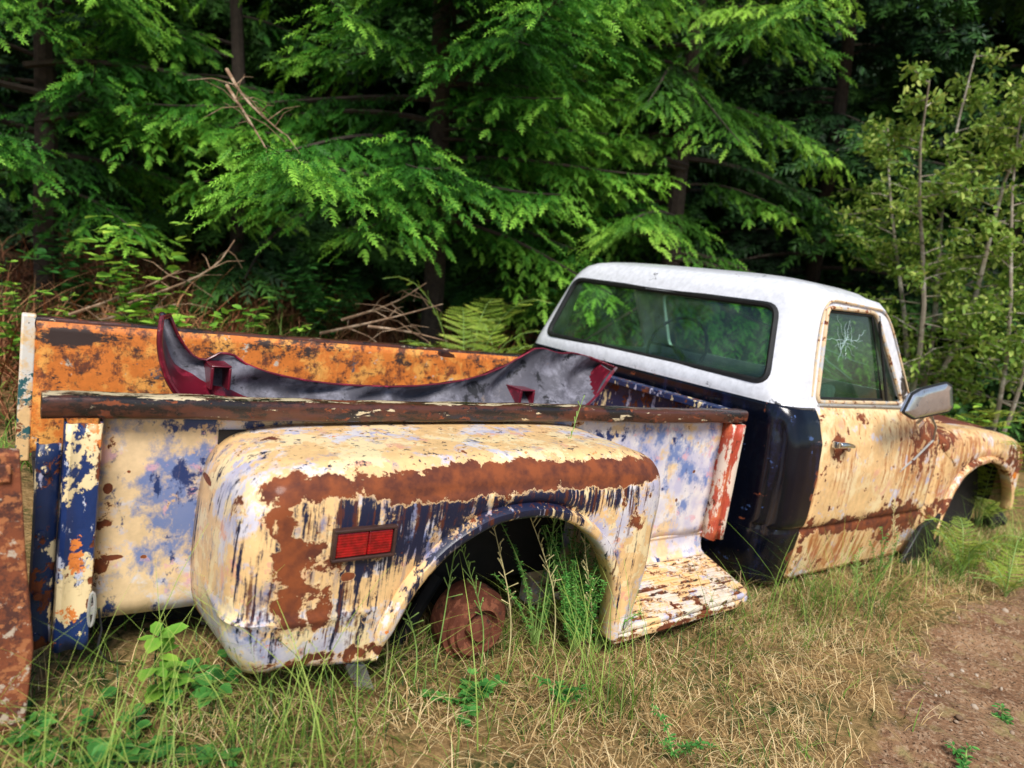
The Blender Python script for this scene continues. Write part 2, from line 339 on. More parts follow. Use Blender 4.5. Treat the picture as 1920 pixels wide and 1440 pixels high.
def foliage(name,dark,mid,light,trans=.3,rough=.55):
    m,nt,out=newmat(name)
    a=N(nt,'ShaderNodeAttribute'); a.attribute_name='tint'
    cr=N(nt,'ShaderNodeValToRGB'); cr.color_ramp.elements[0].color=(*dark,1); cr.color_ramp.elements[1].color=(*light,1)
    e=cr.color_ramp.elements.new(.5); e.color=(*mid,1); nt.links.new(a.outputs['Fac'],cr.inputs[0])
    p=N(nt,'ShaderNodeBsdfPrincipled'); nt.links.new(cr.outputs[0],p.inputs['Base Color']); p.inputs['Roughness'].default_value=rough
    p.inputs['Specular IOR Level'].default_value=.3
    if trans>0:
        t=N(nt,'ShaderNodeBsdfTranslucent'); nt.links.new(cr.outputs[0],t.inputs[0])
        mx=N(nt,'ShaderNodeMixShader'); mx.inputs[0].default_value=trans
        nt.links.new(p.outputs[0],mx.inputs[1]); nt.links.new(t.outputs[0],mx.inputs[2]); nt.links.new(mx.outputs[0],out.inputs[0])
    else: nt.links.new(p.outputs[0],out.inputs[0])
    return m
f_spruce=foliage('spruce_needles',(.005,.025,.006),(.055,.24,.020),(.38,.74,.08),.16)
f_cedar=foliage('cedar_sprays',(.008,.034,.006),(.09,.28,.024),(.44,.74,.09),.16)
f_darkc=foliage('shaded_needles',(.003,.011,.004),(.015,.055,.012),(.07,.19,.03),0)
f_decid=foliage('deciduous_leaves',(.02,.05,.010),(.20,.34,.045),(.66,.72,.18),.3)
f_fern=foliage('fern_fronds',(.04,.09,.010),(.27,.42,.045),(.66,.72,.12),.3)
f_bramble=foliage('bramble_leaves',(.03,.10,.015),(.19,.44,.05),(.60,.82,.11),.3)
f_weed=foliage('weed_leaves',(.015,.06,.015),(.08,.30,.055),(.28,.62,.13),.3)
f_green=foliage('green_grass',(.02,.055,.010),(.13,.26,.03),(.44,.56,.12),.3)
f_dry=foliage('dry_grass',(.14,.07,.024),(.60,.40,.17),(.95,.76,.42),.2,.7)
f_litter=foliage('brown_litter',(.06,.02,.012),(.32,.11,.05),(.60,.30,.14),0,.8)

# ------------------------------------------------------------------ ground
def dirtline(x): return np.interp(x,[-60,1.0,1.5,2.6,3.8,6,60],[-3.5,-1.25,-.80,-.50,-.42,-.5,-.5])
def ground():
    def ax(lo,hi,fl,fh,st):
        a=list(np.arange(fl,fh,st)); 
        p=fl; s=st
        while p>lo: s*=1.25; p-=s; a.insert(0,p)
        p=a[-1]; s=st
        while p<hi: s*=1.25; p+=s; a.append(p)
        return np.array(a)
    X=ax(-70,90,-1.2,5.2,.03); Y=ax(-70,90,-1.6,3.6,.03)
    gx,gy=np.meshgrid(X,Y,indexing='ij'); g=gz(gx,gy)
    near=(np.abs(gx-2)<3.4)&(np.abs(gy-1)<2.8)
    g=g+near*rng.normal(0,.004,g.shape)
    P=tw(np.stack([gx,gy,g],-1).reshape(-1,3)); nx,ny=gx.shape
    i=np.arange(nx-1)[:,None]*ny+np.arange(ny-1)[None]; i=i.ravel()
    T=np.concatenate([np.stack([i,i+ny,i+ny+1],1),np.stack([i,i+ny+1,i+1],1)])
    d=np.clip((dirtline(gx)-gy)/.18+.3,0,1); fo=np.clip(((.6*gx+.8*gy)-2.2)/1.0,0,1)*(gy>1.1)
    m,nt,out=newmat('ground_soil'); tc=N(nt,'ShaderNodeTexCoord').outputs['Object']
    a=N(nt,'ShaderNodeAttribute'); a.attribute_name='tint'; b_=N(nt,'ShaderNodeAttribute'); b_.attribute_name='forest'
    grass=mixc(nt,mrange(nt,noise(nt,tc,5,1),.4,.6),(.24,.145,.058),(.05,.065,.018))
    grass=mixc(nt,mrange(nt,noise(nt,tc,60,2),.4,.65),grass,(.36,.23,.10))
    dirt=mixc(nt,mrange(nt,noise(nt,tc,6,3),.35,.65),(.19,.095,.05),(.34,.20,.11))
    dirt=mixc(nt,mrange(nt,noise(nt,tc,70,4,6),.5,.62),dirt,(.40,.27,.17))
    dirt=mixc(nt,mrange(nt,noise(nt,tc,120,6,4),.56,.62),dirt,(.08,.045,.025))
    dirt=mixc(nt,mrange(nt,noise(nt,tc,11,16,5),.55,.68),dirt,(.30,.23,.10))
    fm=math_(nt,'ADD',a.outputs['Fac'],mrange(nt,noise(nt,tc,9,7),.3,.7,-.3,.3))
    col=mixc(nt,mrange(nt,fm,.4,.6),grass,dirt)
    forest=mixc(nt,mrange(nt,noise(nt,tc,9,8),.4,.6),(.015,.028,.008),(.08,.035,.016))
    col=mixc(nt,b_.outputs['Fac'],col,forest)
    p=N(nt,'ShaderNodeBsdfPrincipled'); p.inputs['Roughness'].default_value=.95; p.inputs['Specular IOR Level'].default_value=.15; nt.links.new(col,p.inputs['Base Color'])
    bp=N(nt,'ShaderNodeBump'); bp.inputs['Strength'].default_value=.8; bp.inputs['Distance'].default_value=.02
    nt.links.new(noise(nt,tc,45,9,6),bp.inputs['Height']); nt.links.new(bp.outputs[0],p.inputs['Normal']); nt.links.new(p.outputs[0],out.inputs[0])
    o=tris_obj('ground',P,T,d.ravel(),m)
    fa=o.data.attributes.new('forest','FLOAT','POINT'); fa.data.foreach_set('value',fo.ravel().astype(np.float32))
    o.data.polygons.foreach_set('use_smooth',[True]*len(o.data.polygons))
    tag(o,'sloping clearing of dry grass and brown dirt running back under the trees','ground',kind='structure')
ground()

# ------------------------------------------------------------------ truck
OX=np.array([1.9,.62,-.64])
truck=empty('pickup_truck',OX,'derelict stepside pickup truck with peeling cream and blue paint, white cab roof and no wheels','truck')
def TP(mb,name,mat,parent=None,**k):
    if parent is None: return mb.build(name,mat,truck,Vector(-OX),**k)
    return mb.build(name,mat,parent,**k)
XB=2.05; W=1.18; YS=.05
def wavy(x0,x1,z0,z1,y,t,seed,nx=60,nz=14):
    P=[]
    for i in range(nx+1):
        row=[]
        for j in range(nz+1):
            x=x0+(x1-x0)*i/nx; z=z0+(z1-z0)*j/nz
            row.append((x,y+.003*math.sin(x*9+seed)*math.sin(z*13)+.002*math.sin(x*23+z*31),z))
        P.append(row)
    return MB().grid(P)
near=TP(wavy(.088,XB-.07,-.455,-.03,YS,.02,1),'bed_side',m_side,solid=-.012); near['label']='near bed side in cream, lilac and smeared blue paint'
low=MB()
prof=[(YS,-.440),(YS-.010,-.446),(YS-.014,-.456),(YS-.008,-.464),(YS-.010,-.500),(YS-.018,-.520),(YS-.034,-.528),(YS-.036,-.60),(YS+.02,-.60),(YS+.02,-.44)]
low.prism(prof,lambda u,v,w:(w,u,v),1.20,XB-.06); TP(low,'bed_sill',m_side,bevel=.003)
fs=TP(wavy(.015,XB,-.43,-.012,W-.04,.02,5),'bed_side',m_far,solid=.012); fs['label']='far bed side with orange rusty inner face'
fl=MB().box(.02,XB,.06,W-.05,-.44,-.425)
for k in range(8): fl.box(.02,XB,.12+k*.13,.14+k*.13,-.4245,-.414)
TP(fl,'bed_floor',m_under)
bh=MB().box(XB-.02,XB,.05,W-.05,-.5,-.03).box(XB-.05,XB+.01,.03,W-.03,-.03,-.005); TP(bh,'bed_front_panel',m_hinge,bevel=.004)
def rail(name,y0,y1,label):
    c=(y0+y1)/2; hw=(y1-y0)/2; P=[]
    nx=70
    for i in range(nx+1):
        x=-.005+(XB+.01)*i/nx; row=[]
        for k in range(24):
            a=2*PI*k/24; ca,sa=math.cos(a),math.sin(a)
            yy=c+hw*abs(ca)**.45*(1 if ca>0 else -1); zz=-.022+.022*abs(sa)**.45*(1 if sa>0 else -1)
            row.append((x,yy+.0015*math.sin(x*11),zz+.002*math.sin(x*6+1)+.001*math.sin(x*31)))
        P.append(row)
    m=MB().grid(P,cu=True)
    n=24
    e=[(P[0][k][0],P[0][k][1],P[0][k][2]) for k in range(n)]
    inner=[(-.004,c+(p[1]-c)*.78,-.022+(p[2]+.022)*.72) for p in e]; deep=[(.03,q[1],q[2]) for q in inner]
    m.add(e+inner+deep,[(k,(k+1)%n,n+(k+1)%n,n+k) for k in range(n)]+[(n+k,n+(k+1)%n,2*n+(k+1)%n,2*n+k) for k in range(n)]+[tuple(2*n+k for k in range(n))])
    e=[tuple(P[-1][k]) for k in range(n)]; m.add(e,[tuple(range(n))])
    o=TP(m,name,m_rail,ang=50); o['label']=label
rail('bed_rail',-.002,.058,'near rolled top rail, dark rust with flaking pale paint'); rail('bed_rail',W-.05,W,'far top rail, dark and rusty')
# rear posts: folded sheet metal
P=[]
for z in np.linspace(-.485,-.046,16):
    P.append([(x,y+.0015*math.sin(z*40+x*60),z) for x,y in [(.030,.03),(.030,.000),(.032,-.012),(.040,-.016),(.050,-.010),(.058,-.008),(.066,-.010),(.076,-.016),(.086,-.014),(.089,-.004),(.090,.045)]])
post=TP(MB().grid(P),'corner_post',m_post,solid=.004,ang=50); post['label']='near rear corner post, blue with flaking cream patches'
hk=MB().tube([(.088+.005*math.cos(t),-.026,-.40+.034*math.sin(t)) for t in np.linspace(0,2*PI,17)],.003,6,False).box(.082,.096,-.027,-.012,-.41,-.395)
TP(hk,'latch_ring',m_steel,post)
P=[]
for z in np.linspace(-.475,-.085,12):
    P.append([(x,y+.002*math.sin(z*30),z) for x,y in [(-.008,.04),(-.010,.004),(-.006,-.004),(.006,-.005),(.016,.002),(.022,.004),(.028,.010),(.029,.04)]])
p=MB().grid(P)
for z in (-.13,-.25,-.37,-.45): p.tube([(.004,-.010,z),(.004,.01,z)],.007,8)
TP(p,'tailgate_hinge_post',m_hinge,solid=.003,ang=50)
p=MB().box(-.022,.016,W-.05,W+.01,-.46,.005); q=TP(p,'corner_post',m_farpost,bevel=.006); q['label']='far rear corner post in cream and flaking teal'
P=[]
for z in np.linspace(-.47,-.046,10):
    P.append([(x,y,z) for x,y in [(1.978,.045),(1.978,-.004),(1.984,-.012),(1.995,-.012),(2.000,-.003),(2.022,-.003),(2.028,-.012),(2.040,-.012),(2.045,-.004),(2.045,.045)]])
q=TP(MB().grid(P),'stake_post',m_stake,solid=.004,ang=50); q['label']='front stake post in faded orange red paint'
TP(MB().tube([onY(185,1140,.02),onY(190,1180,.0),onY(183,1215,-.02),onY(200,1240,-.02),onY(235,1246,0)],.0025,6),'hanging_wire',m_rubber)
# fenders
def chaikin(P,it=3):
    P=[np.array(p,float) for p in P]
    for _ in range(it):
        Q=[P[0]]
        for a,b in zip(P[:-1],P[1:]): Q+=[a*.75+b*.25,a*.25+b*.75]
        Q.append(P[-1]); P=Q
    return np.array(P)
def resample(P,n):
    d=np.r_[0,np.cumsum(np.linalg.norm(np.diff(P,axis=0),axis=1))]; t=np.linspace(0,d[-1],n)
    return np.stack([np.interp(t,d,P[:,k]) for k in range(P.shape[1])],1)
def nrm(P,c):
    t=np.gradient(P,axis=0); n=np.stack([-t[:,1],t[:,0]],1); n/=np.linalg.norm(n,axis=1,keepdims=True)+1e-9
    s=np.sign(np.sum(n*(c-P),axis=1)); s=np.where(s==0,1,s); s=np.sign(np.median(s)); return n*s
def fender(outline,arch,yin,yout,r,crease=None,NT=190,tuck=0,lip=1.):
    O=resample(chaikin(outline),NT); A=resample(chaikin(arch),NT); c=A.mean(0)-np.array([0,.1])
    nO=nrm(O,c); nA=-nrm(A,c); rings=[]
    w=np.clip(np.arange(NT)/14,0,1); w=w*w*(3-2*w)
    nA0=nA*lip; nA0[:,1]*=w; nA0[:,0]*=(.35+.65*w)
    wy=(.2+.8*w)
    def ring(Q,y): rings.append([(q[0],yy,q[1]) for q,yy in zip(Q,y if hasattr(y,'__len__') else [y]*NT)])
    for k in range(6): ring(O,yin+(yout+r-yin)*k/6)
    for k in range(9):
        a=PI/2*k/8; ring(O+nO*(r*(1-math.cos(a))),yout+r-r*math.sin(a))
    L=O+nO*r; AO=A+nA0*.046
    for k in range(1,13):
        t=k/13; ring(L*(1-t)+AO*t,yout-.006*math.sin(PI*t))
    ring(AO,yout+.002); ring(A+nA0*.041,yout+.004); ring(A+nA0*.035,yout-.012*wy); ring(A+nA0*.028,yout-.018*wy); ring(A+nA0*.012,yout-.018*wy); ring(A+nA0*.002,yout-.013*wy); ring(A,yout-.006); ring(A,yout+.035)
    P=np.array(rings)
    x,y,z=P[...,0].copy(),P[...,1].copy(),P[...,2].copy()
    wgt=np.clip((YS-y)/.25,0,1)
    P[...,1]+=wgt*(.002*np.sin(x*17+z*9)*np.sin(z*21+1)+.0010*np.sin(x*41+z*33))
    if crease is not None:
        cz,cx=crease; g=np.exp(-((z-cz)/.007)**2)*np.clip((cx-x)/.1,0,1)
        P[...,1]-=.006*g*wgt; P[...,0]-=.005*g*wgt*(x<.36)
        lowm=np.clip((cz-.008-z)/.11,0,1)**1.6*np.clip((cx-x)/.15,0,1); P[...,1]+=tuck*lowm*wgt; P[...,0]+=.022*lowm*wgt*np.clip((.45-x)/.15,0,1)
    return MB().grid(P)
O1=[(.285,-.462),(.272,-.42),(.266,-.32),(.270,-.20),(.284,-.11),(.345,-.062),(.6,-.052),(1.02,-.049),(1.23,-.053),(1.335,-.078),(1.365,-.17),(1.360,-.34),(1.348,-.45),(1.328,-.545)]
A1=[onY(px,py,-.285)[[0,2]] for px,py in ((705,1236),(735,1170),(800,1070),(880,1000),(960,968),(1040,966),(1108,1000),(1140,1060),(1146,1120),(1140,1185))]
A1[0][1]=-.462; A1[-1][1]=-.545
fen=TP(fender(O1,A1,YS-.002,-.285,.068,crease=(-.345,.58),tuck=.020,lip=.75),'rear_fender',m_fender,ang=45,solid=.004)
fen['label']='bulbous rear fender with peeling cream, blue and rusty brown patches'
TP(MB().box(.30,1.3,.03,.045,-.50,-.07),'wheel_housing',m_under)
# tail light
m_bezel=flat('dark_bezel',(.05,.02,.015),.6)
tl=MB().box(.430,.556,-.304,-.28,-.176,-.170).box(.430,.556,-.304,-.28,-.232,-.226).box(.430,.436,-.304,-.28,-.2259,-.1761).box(.550,.556,-.304,-.28,-.2259,-.1761).box(.4365,.5495,-.294,-.28,-.2255,-.1765)
lamp=TP(tl,'tail_light',m_bezel,bevel=.0015)
q=MB().box(.437,.4985,-.301,-.2945,-.2252,-.1768).box(.4995,.549,-.301,-.2945,-.2252,-.1768); TP(q,'lens',m_red,lamp,bevel=.003)
# side step
st=MB()
top=[(1.25,-.285),(1.83,-.265),(1.87,-.25),(1.89,-.22),(1.99,.014),(1.22,.014)]
st.prism(top,lambda u,v,w:(u,v,w),-.545,-.528)
st.prism([(1.245,-.287),(1.83,-.268),(1.875,-.252),(1.895,-.22),(1.99,.010),(1.97,.010),(1.875,-.215),(1.86,-.235),(1.82,-.25),(1.245,-.27)],lambda u,v,w:(u,v,w),-.570,-.546)
step=TP(st,'side_step',m_step,bevel=.006)
rd=MB()
for k in range(9):
    y=-.255+k*.029
    xe=1.86+(y+.25)*.42
    x=1.33 if k<5 else 1.28
    while x<xe-.06:
        l=random.uniform(.07,.13); rd.box(x,min(x+l,xe),y,y+.016,-.5285,-.522); x+=l+.010
TP(rd,'step_tread',m_step,step,bevel=.002)
# frame, axle, drum
TP(MB().box(.1,4.3,.18,.26,-.56,-.47),'chassis_rail',m_under); TP(MB().box(.1,4.3,.98,1.06,-.56,-.47),'chassis_rail',m_under)
c0=onY(888,1168,-.12)
def lathe(c,prof,n=36,k=1.):
    P=[[(c[0]+r*k*math.cos(2*PI*j/n),c[1]+y,c[2]+r*k*math.sin(2*PI*j/n)) for j in range(n)] for y,r in prof]
    return MB().grid(P,cu=True)
ax=TP(MB().tube([(c0[0],0.03,c0[2]),(c0[0],1.2,c0[2])],.035,12),'rear_axle',m_under)
TP(lathe(c0,[(.06,.0),(.06,.125),(.03,.13),(-.005,.13),(-.006,.114),(-.022,.112),(-.023,.098),(-.034,.096),(-.035,.070),(-.012,.066),(-.012,.048),(-.040,.040),(-.044,.020),(-.044,0)],36,.72),'brake_drum',m_drum,ax,ang=12)
TP(MB().prism([(a[0],a[2]) for a in (onY(640,1238,-.2),onY(680,1240,-.2),onY(698,1288,-.2),onY(668,1298,-.2))],lambda u,v,w:(u,w,v),-.215,-.19),'spring_hanger',m_steel,bevel=.002)
TP(MB().tube([onY(700,1262,-.1),onY(760,1180,-.02),onY(820,1080,.0)],.018,10),'shock_absorber',m_under)

# cab ---------------------------------------------------------------
YC=.66
RZ=[-.645,-.62,-.52,-.425,-.405,-.395,-.37,-.20,-.08,0.0,.03,.045,.055,.075,.20,.37,.41,.44,.467,.488,.501,.511,.517,.521]
RXR=[2.19,2.17,2.15,2.14,2.14,2.14,2.14,2.13,2.13,2.13,2.13,2.13,2.13,2.132,2.18,2.245,2.260,2.274,2.295,2.325,2.365,2.41,2.46,2.52]
RXF=[3.30,3.30,3.30,3.30,3.30,3.30,3.30,3.30,3.30,3.25,3.20,3.16,3.14,3.12,3.03,2.91,2.885,2.865,2.845,2.82,2.79,2.75,2.71,2.66]
RHW=[.745,.765,.785,.80,.795,.808,.815,.822,.812,.785,.765,.752,.747,.742,.72,.692,.684,.672,.650,.61,.55,.46,.35,.20]
RR =[.08,.09,.10,.11,.11,.11,.11,.11,.11,.10,.10,.10,.10,.10,.10,.11,.12,.13,.13,.13,.12,.11,.09,.05]
def rp(z):
    f=lambda A:float(np.interp(z,RZ,A)); return f(RXR),f(RXF),f(RHW),f(RR)
def ring(z,fold=False):
    xr,xf,hw,r=rp(z); out=[]
    r=min(r,(xf-xr)/2-.005,hw-.01); rf=r if z<.04 or z>.47 else min(r,.035)
    cs=[(xf-rf,YC+hw-rf,0,rf),(xr+r,YC+hw-r,PI/2,r),(xr+r,YC-hw+r,PI,r),(xf-rf,YC-hw+rf,1.5*PI,rf)]
    fz=max(0,min(1,(z+.58)/.08))*max(0,min(1,(.0-z)/.06)) if fold else 0
    for i,(cx,cy,a0,rr) in enumerate(cs):
        nc=17 if fold else 9
        for k in range(nc):
            a=a0+PI/2*k/(nc-1); r2=rr
            if i in (1,2) and fz: 
                u=k/(nc-1); u=u if i==2 else 1-u
                r2=rr-fz*(.014*math.exp(-((u-.30)/.10)**2))+fz*.006*math.exp(-((u-.62)/.10)**2)
            out.append((cx+r2*math.cos(a),cy+r2*math.sin(a),z))
        nx=cs[(i+1)%4]; a=out[-1]; b=(nx[0]+nx[3]*math.cos(nx[2]),nx[1]+nx[3]*math.sin(nx[2]),z)
        for k in range(1,12):
            t=k/12; q=[a[j]*(1-t)+b[j]*t for j in range(3)]
            if i==1: q[0]-=.012*math.sin(PI*t)
            if i==3: q[0]+=.05*math.sin(PI*t)
            out.append(tuple(q))
    return out
def side_y(z): return YC-rp(z)[2]
def rear_x(z): return rp(z)[0]
zl=sorted(set([-.645,-.62]+list(np.arange(-.6,.04,.02).round(3))+[-.425,-.405,-.395,.0,.03,.039]))
TP(MB().grid([ring(z,True) for z in zl],cu=True),'cab_body',m_black,ang=50,solid=.02)
zu=sorted(set([.0405,.05,.055,.075]+list(np.arange(.09,.44,.02).round(3))+[.41,.44,.452,.467,.476,.482,.488,.495,.501,.506,.511,.514,.517,.519,.521]))
rings=[ring(z) for z in zu]; roof=MB().grid(rings,cu=True)
roof.add(rings[-1],[tuple(range(len(rings[-1])))])
me=roof.mesh('cab_roof',True); me.materials.append(m_white)
ro=bpy.data.objects.new('cab_roof',me); put(ro,truck,Vector(-OX)); 
mod=ro.modifiers.new('s','SOLIDIFY'); mod.thickness=.02; mod.offset=-1
def rounded(poly,r,n=5):
    out=[]; m=len(poly)
    for i in range(m):
        p=np.array(poly[i],float); a=np.array(poly[i-1],float)-p; b=np.array(poly[(i+1)%m],float)-p
        a/=np.linalg.norm(a); b/=np.linalg.norm(b); s=p+a*r; e=p+b*r
        for k in range(n+1):
            t=k/n; out.append(tuple(s*(1-t)**2+2*p*t*(1-t)+e*t*t))
    return out
RWIN=rounded([(.012,.105),(1.285,.098),(1.255,.392),(.10,.385)],.05)
SWIN=rounded([(2.328,.062),(2.372,.408),(2.74,.422),(3.0,.07)],.035)
FWIN=rounded([(.02,.10),(1.30,.10),(1.24,.39),(.08,.39)],.04)
cut=[MB().prism(RWIN,lambda u,v,w:(w,u,v),1.9,2.45),MB().prism(FWIN,lambda u,v,w:(w,u,v),2.76,3.6),
     MB().prism(SWIN,lambda u,v,w:(u,w,v),-.4,.10),MB().prism(SWIN,lambda u,v,w:(u,w,v),1.22,1.7)]
cobs=[]
for c in cut:
    o=bpy.data.objects.new('cut',c.mesh('cut')); put(o,truck,Vector(-OX)); cobs.append(o)
    b=ro.modifiers.new('b','BOOLEAN'); b.object=o; b.operation='DIFFERENCE'; b.solver='EXACT'
bpy.context.view_layer.update()
dg=bpy.context.evaluated_depsgraph_get(); nm=bpy.data.meshes.new_from_object(ro.evaluated_get(dg))
ro.modifiers.clear(); ro.data=nm; nm.name='cab_roof'; sharp(nm,40)
for o in cobs: bpy.data.objects.remove(o,do_unlink=True)
ro['label']='white painted cab roof with window pillars'
gut=[(2.30,side_y(.1)-.004,.08),(2.312,side_y(.25)-.005,.25),(2.335,side_y(.37)-.006,.375),(2.37,side_y(.42)-.006,.425)]
gut+=[(x,side_y(.435)-.006,.439-.004*abs(x-2.6)) for x in np.linspace(2.43,2.80,14)]+[(2.86,side_y(.40)-.003,.405),(2.97,side_y(.25)-.003,.25),(3.08,side_y(.08)-.003,.08)]
gut=resample(chaikin(gut,2),60)
TP(MB().tube(gut,.0045,6),'drip_gutter',m_wframe,ro)
# rusty scratched marks on the roof edge
sc=MB()
def roofpt(px,py):
    d=ray(px,py)
    for s in np.linspace(2.2,4.2,400):
        p=CAM+s*d; hw=rp(min(p[2],.521))[2]
        if p[2]<.518 and rp(p[2])[0]<p[0] and abs(p[1]-YC)<hw: return p-d*.006
    return None
for L in [((1352,516),(1357,513),(1361,518)),((1361,518),(1367,511)),((1366,521),(1370,514),(1374,519)),((1374,519),(1379,514),(1386,519))]:
    pts=[roofpt(a,b) for a,b in L]
    if all(p is not None for p in pts): sc.tube(pts,.0022,5)
if sc.v: TP(sc,'rust_scratch',m_drum,ro)
# glass
def pane(poly,f,name,par,gm=m_glass):
    m=MB(); m.add([f(u,v) for u,v in poly],[tuple(range(len(poly)))]); return TP(m,name,gm,par,ang=180)
def gasket(poly,f,r,name,par,mat=m_rubber):
    P=[f(u,v) for u,v in poly]; P=P+[P[0],P[1]]; return TP(MB().tube(P,r,8,False),name,mat,par)
bow=lambda y:-.012*math.sin(PI*np.clip((y+.0)/1.3,0,1))
rw=pane(RWIN,lambda u,v:(rear_x(v)+.012+bow(u),u,v),'rear_window',None)
gasket(RWIN,lambda u,v:(rear_x(v)+.004+bow(u),u,v),.013,'window_gasket',rw)
ws=pane(FWIN,lambda u,v:(rp(v)[1]-.01,u,v),'windshield',None)
def crackset(par,f,lines,rad,seed,jit=.004):
    r=random.Random(seed); m=MB()
    for (a,b) in lines:
        a=np.array(a);b=np.array(b); pts=[]
        for t in np.linspace(0,1,9):
            q=a+(b-a)*t+np.array([r.uniform(-1,1),r.uniform(-1,1)])*jit*(t>0); pts.append(f(q[0],q[1]))
        m.tube(pts,[rad*(1.1-.7*t) for t in np.linspace(0,1,9)],4,False)
    TP(m,'glass_crack',m_crack,par)
# long faint cracks in the windshield, seen through the cab
crackset(ws,lambda u,v:(rp(v)[1]-.015,u,v),[((.55,.30),(.10,.20)),((.55,.30),(.14,.33)),((.55,.30),(.28,.13)),((.55,.30),(.75,.36)),((.42,.275),(.30,.37)),((.34,.22),(.18,.12)),((.55,.30),(.60,.14))],.0026,3)
# door
dz=sorted(set(list(np.arange(-.62,.04,.015).round(3))+[-.425,-.405,-.395,.0,.03,.045]))
XD0,XD1=2.31,3.285
P=[]
for z in dz:
    y=side_y(z)-.007; row=[]
    x0=XD0+.02*max(0,(-.45-z)/.2)
    for k in range(41):
        x=x0+(XD1-x0)*k/40; e=min(x-x0,XD1-x)
        row.append((x,y+(.006 if e<.004 else 0)+.002*math.sin(x*13+z*8)*math.sin(z*15)+ .05*max(0,(x-3.12)/.165)**2*max(0,(z+.05)/.1),z))
    P.append(row)
door=TP(MB().grid(P),'door',m_door,ang=50,solid=.018); door['label']='cream passenger door streaked with brown rust'
fsd=lambda u,v:(u,side_y(v)-.003,v)
gasket(SWIN,fsd,.008,'window_frame',door,m_wframe)
sg=pane([(u,v) for u,v in SWIN],lambda u,v:(u,side_y(v)+.012,v),'side_window',door)
gasket([(2.348,.075),(2.388,.393),(2.725,.408),(2.84,.08)],lambda u,v:(u,side_y(v)+.006,v),.005,'window_channel',door)
TP(MB().tube([(2.865,side_y(.07)-.004,.065),(2.755,side_y(.4)-.004,.412)],.006,8),'vent_divider',m_rubber,door)
TP(MB().tube([(2.33,side_y(.06)-.012,.052),(3.02,side_y(.06)-.012,.055)],.006,8),'window_sill',m_steel,door)
cr=onY(1588,640,side_y(.3)); c=(cr[0],cr[2]); r=random.Random(5); LN=[]
for k in range(13):
    a=2*PI*k/13+r.uniform(-.35,.35); l=r.choice([.04,.08,.13,.24,.28])*r.uniform(.8,1.2); e=(c[0]+math.cos(a)*l,c[1]+math.sin(a)*l)
    e=(min(max(e[0],2.40),2.82),min(max(e[1],.09),.395)); LN.append((c,e))
    if k%3==0: m_=((c[0]+e[0])/2,(c[1]+e[1])/2); LN.append((m_,(min(max(m_[0]+r.uniform(-.09,.09),2.40),2.82),min(max(m_[1]+r.uniform(-.09,.09),.09),.39))))
crackset(door,lambda u,v:(u,side_y(v)+.008,v),LN,.0010,5,.007)
hc=onY(1575,833,-.17)
hd=MB().box(hc[0]-.045,hc[0]-.02,-.185,-.165,hc[2]-.012,hc[2]+.012).tube([(hc[0]-.04,-.19,hc[2]+.002),(hc[0]+.0,-.195,hc[2]+.003),(hc[0]+.065,-.19,hc[2]-.004)],[.011,.010,.007],10).tube([(hc[0]+.05,-.16,hc[2]-.016),(hc[0]+.05,-.185,hc[2]-.016)],.011,12)
TP(hd,'door_handle',m_chrome,door,bevel=.002)
# mirror with bracket
a=[onY(px,py,-.25) for px,py in ((1686,772),(1703,738),(1720,728),(1768,716),(1778,722),(1780,762),(1772,770),(1705,784))]
poly=rounded([(p[0],p[2]) for p in a],.006,3); c=np.mean(poly,axis=0); mh=MB(); n=len(poly)
S=[(1,-.25,0),(1.0,-.262,0),(.9,-.272,0),(.6,-.278,0)]
vs=[]
for k_,yy,_ in S: vs+=[(c[0]+(u-c[0])*k_,yy,c[1]+(v-c[1])*k_) for u,v in poly]
fsx=[(j*n+k,j*n+(k+1)%n,(j+1)*n+(k+1)%n,(j+1)*n+k) for j in range(3) for k in range(n)]+[tuple(range(3*n,4*n)),tuple(range(n))]
mh.add(vs,fsx); mir=TP(mh,'side_mirror',m_mirror,None,ang=60)
bz=MB().tube([(c[0]+(u-c[0])*.985,-.262,c[1]+(v-c[1])*.985) for u,v in poly+poly[:2]],.0055,6,False); TP(bz,'mirror_rim',m_rubber,mir)
TP(MB().tube([(c[0],-.245,c[1]-.01),(3.02,-.19,.06),(3.06,-.14,-.0)],.007,8).tube([(c[0]+.02,-.245,c[1]-.03),onY(1755,800,-.2),onY(1750,825,-.18),onY(1715,860,-.17),onY(1685,885,-.165)],.0045,8),'mirror_bracket',m_steel,mir)
# interior
TP(MB().box(2.30,2.78,.02,1.3,-.45,-.12).box(2.27,2.40,.02,1.3,-.12,.09),'bench_seat',m_seat,bevel=.03)
TP(MB().box(2.46,2.62,.0,.14,-.12,.115),'seat_cover',m_pale,bevel=.02)
TP(MB().box(2.95,3.12,.0,1.32,-.1,.055),'dashboard',m_seat,bevel=.02)
sw=MB(); cx,cy,cz=2.80,1.0,.12
sw.tube([(cx+.08*math.sin(t)*.6,cy+.19*math.cos(t),cz+.16*math.sin(t)) for t in np.linspace(0,2*PI,33)],.009,8,False).tube([(cx,cy-.18,cz),(cx,cy+.18,cz)],.008,6).tube([(cx,cy,cz),(3.0,cy,-.05)],.02,8)
TP(sw,'steering_wheel',m_rubber)
TP(MB().box(2.2,3.25,-.05,1.37,-.60,-.58),'cab_floor',m_under)
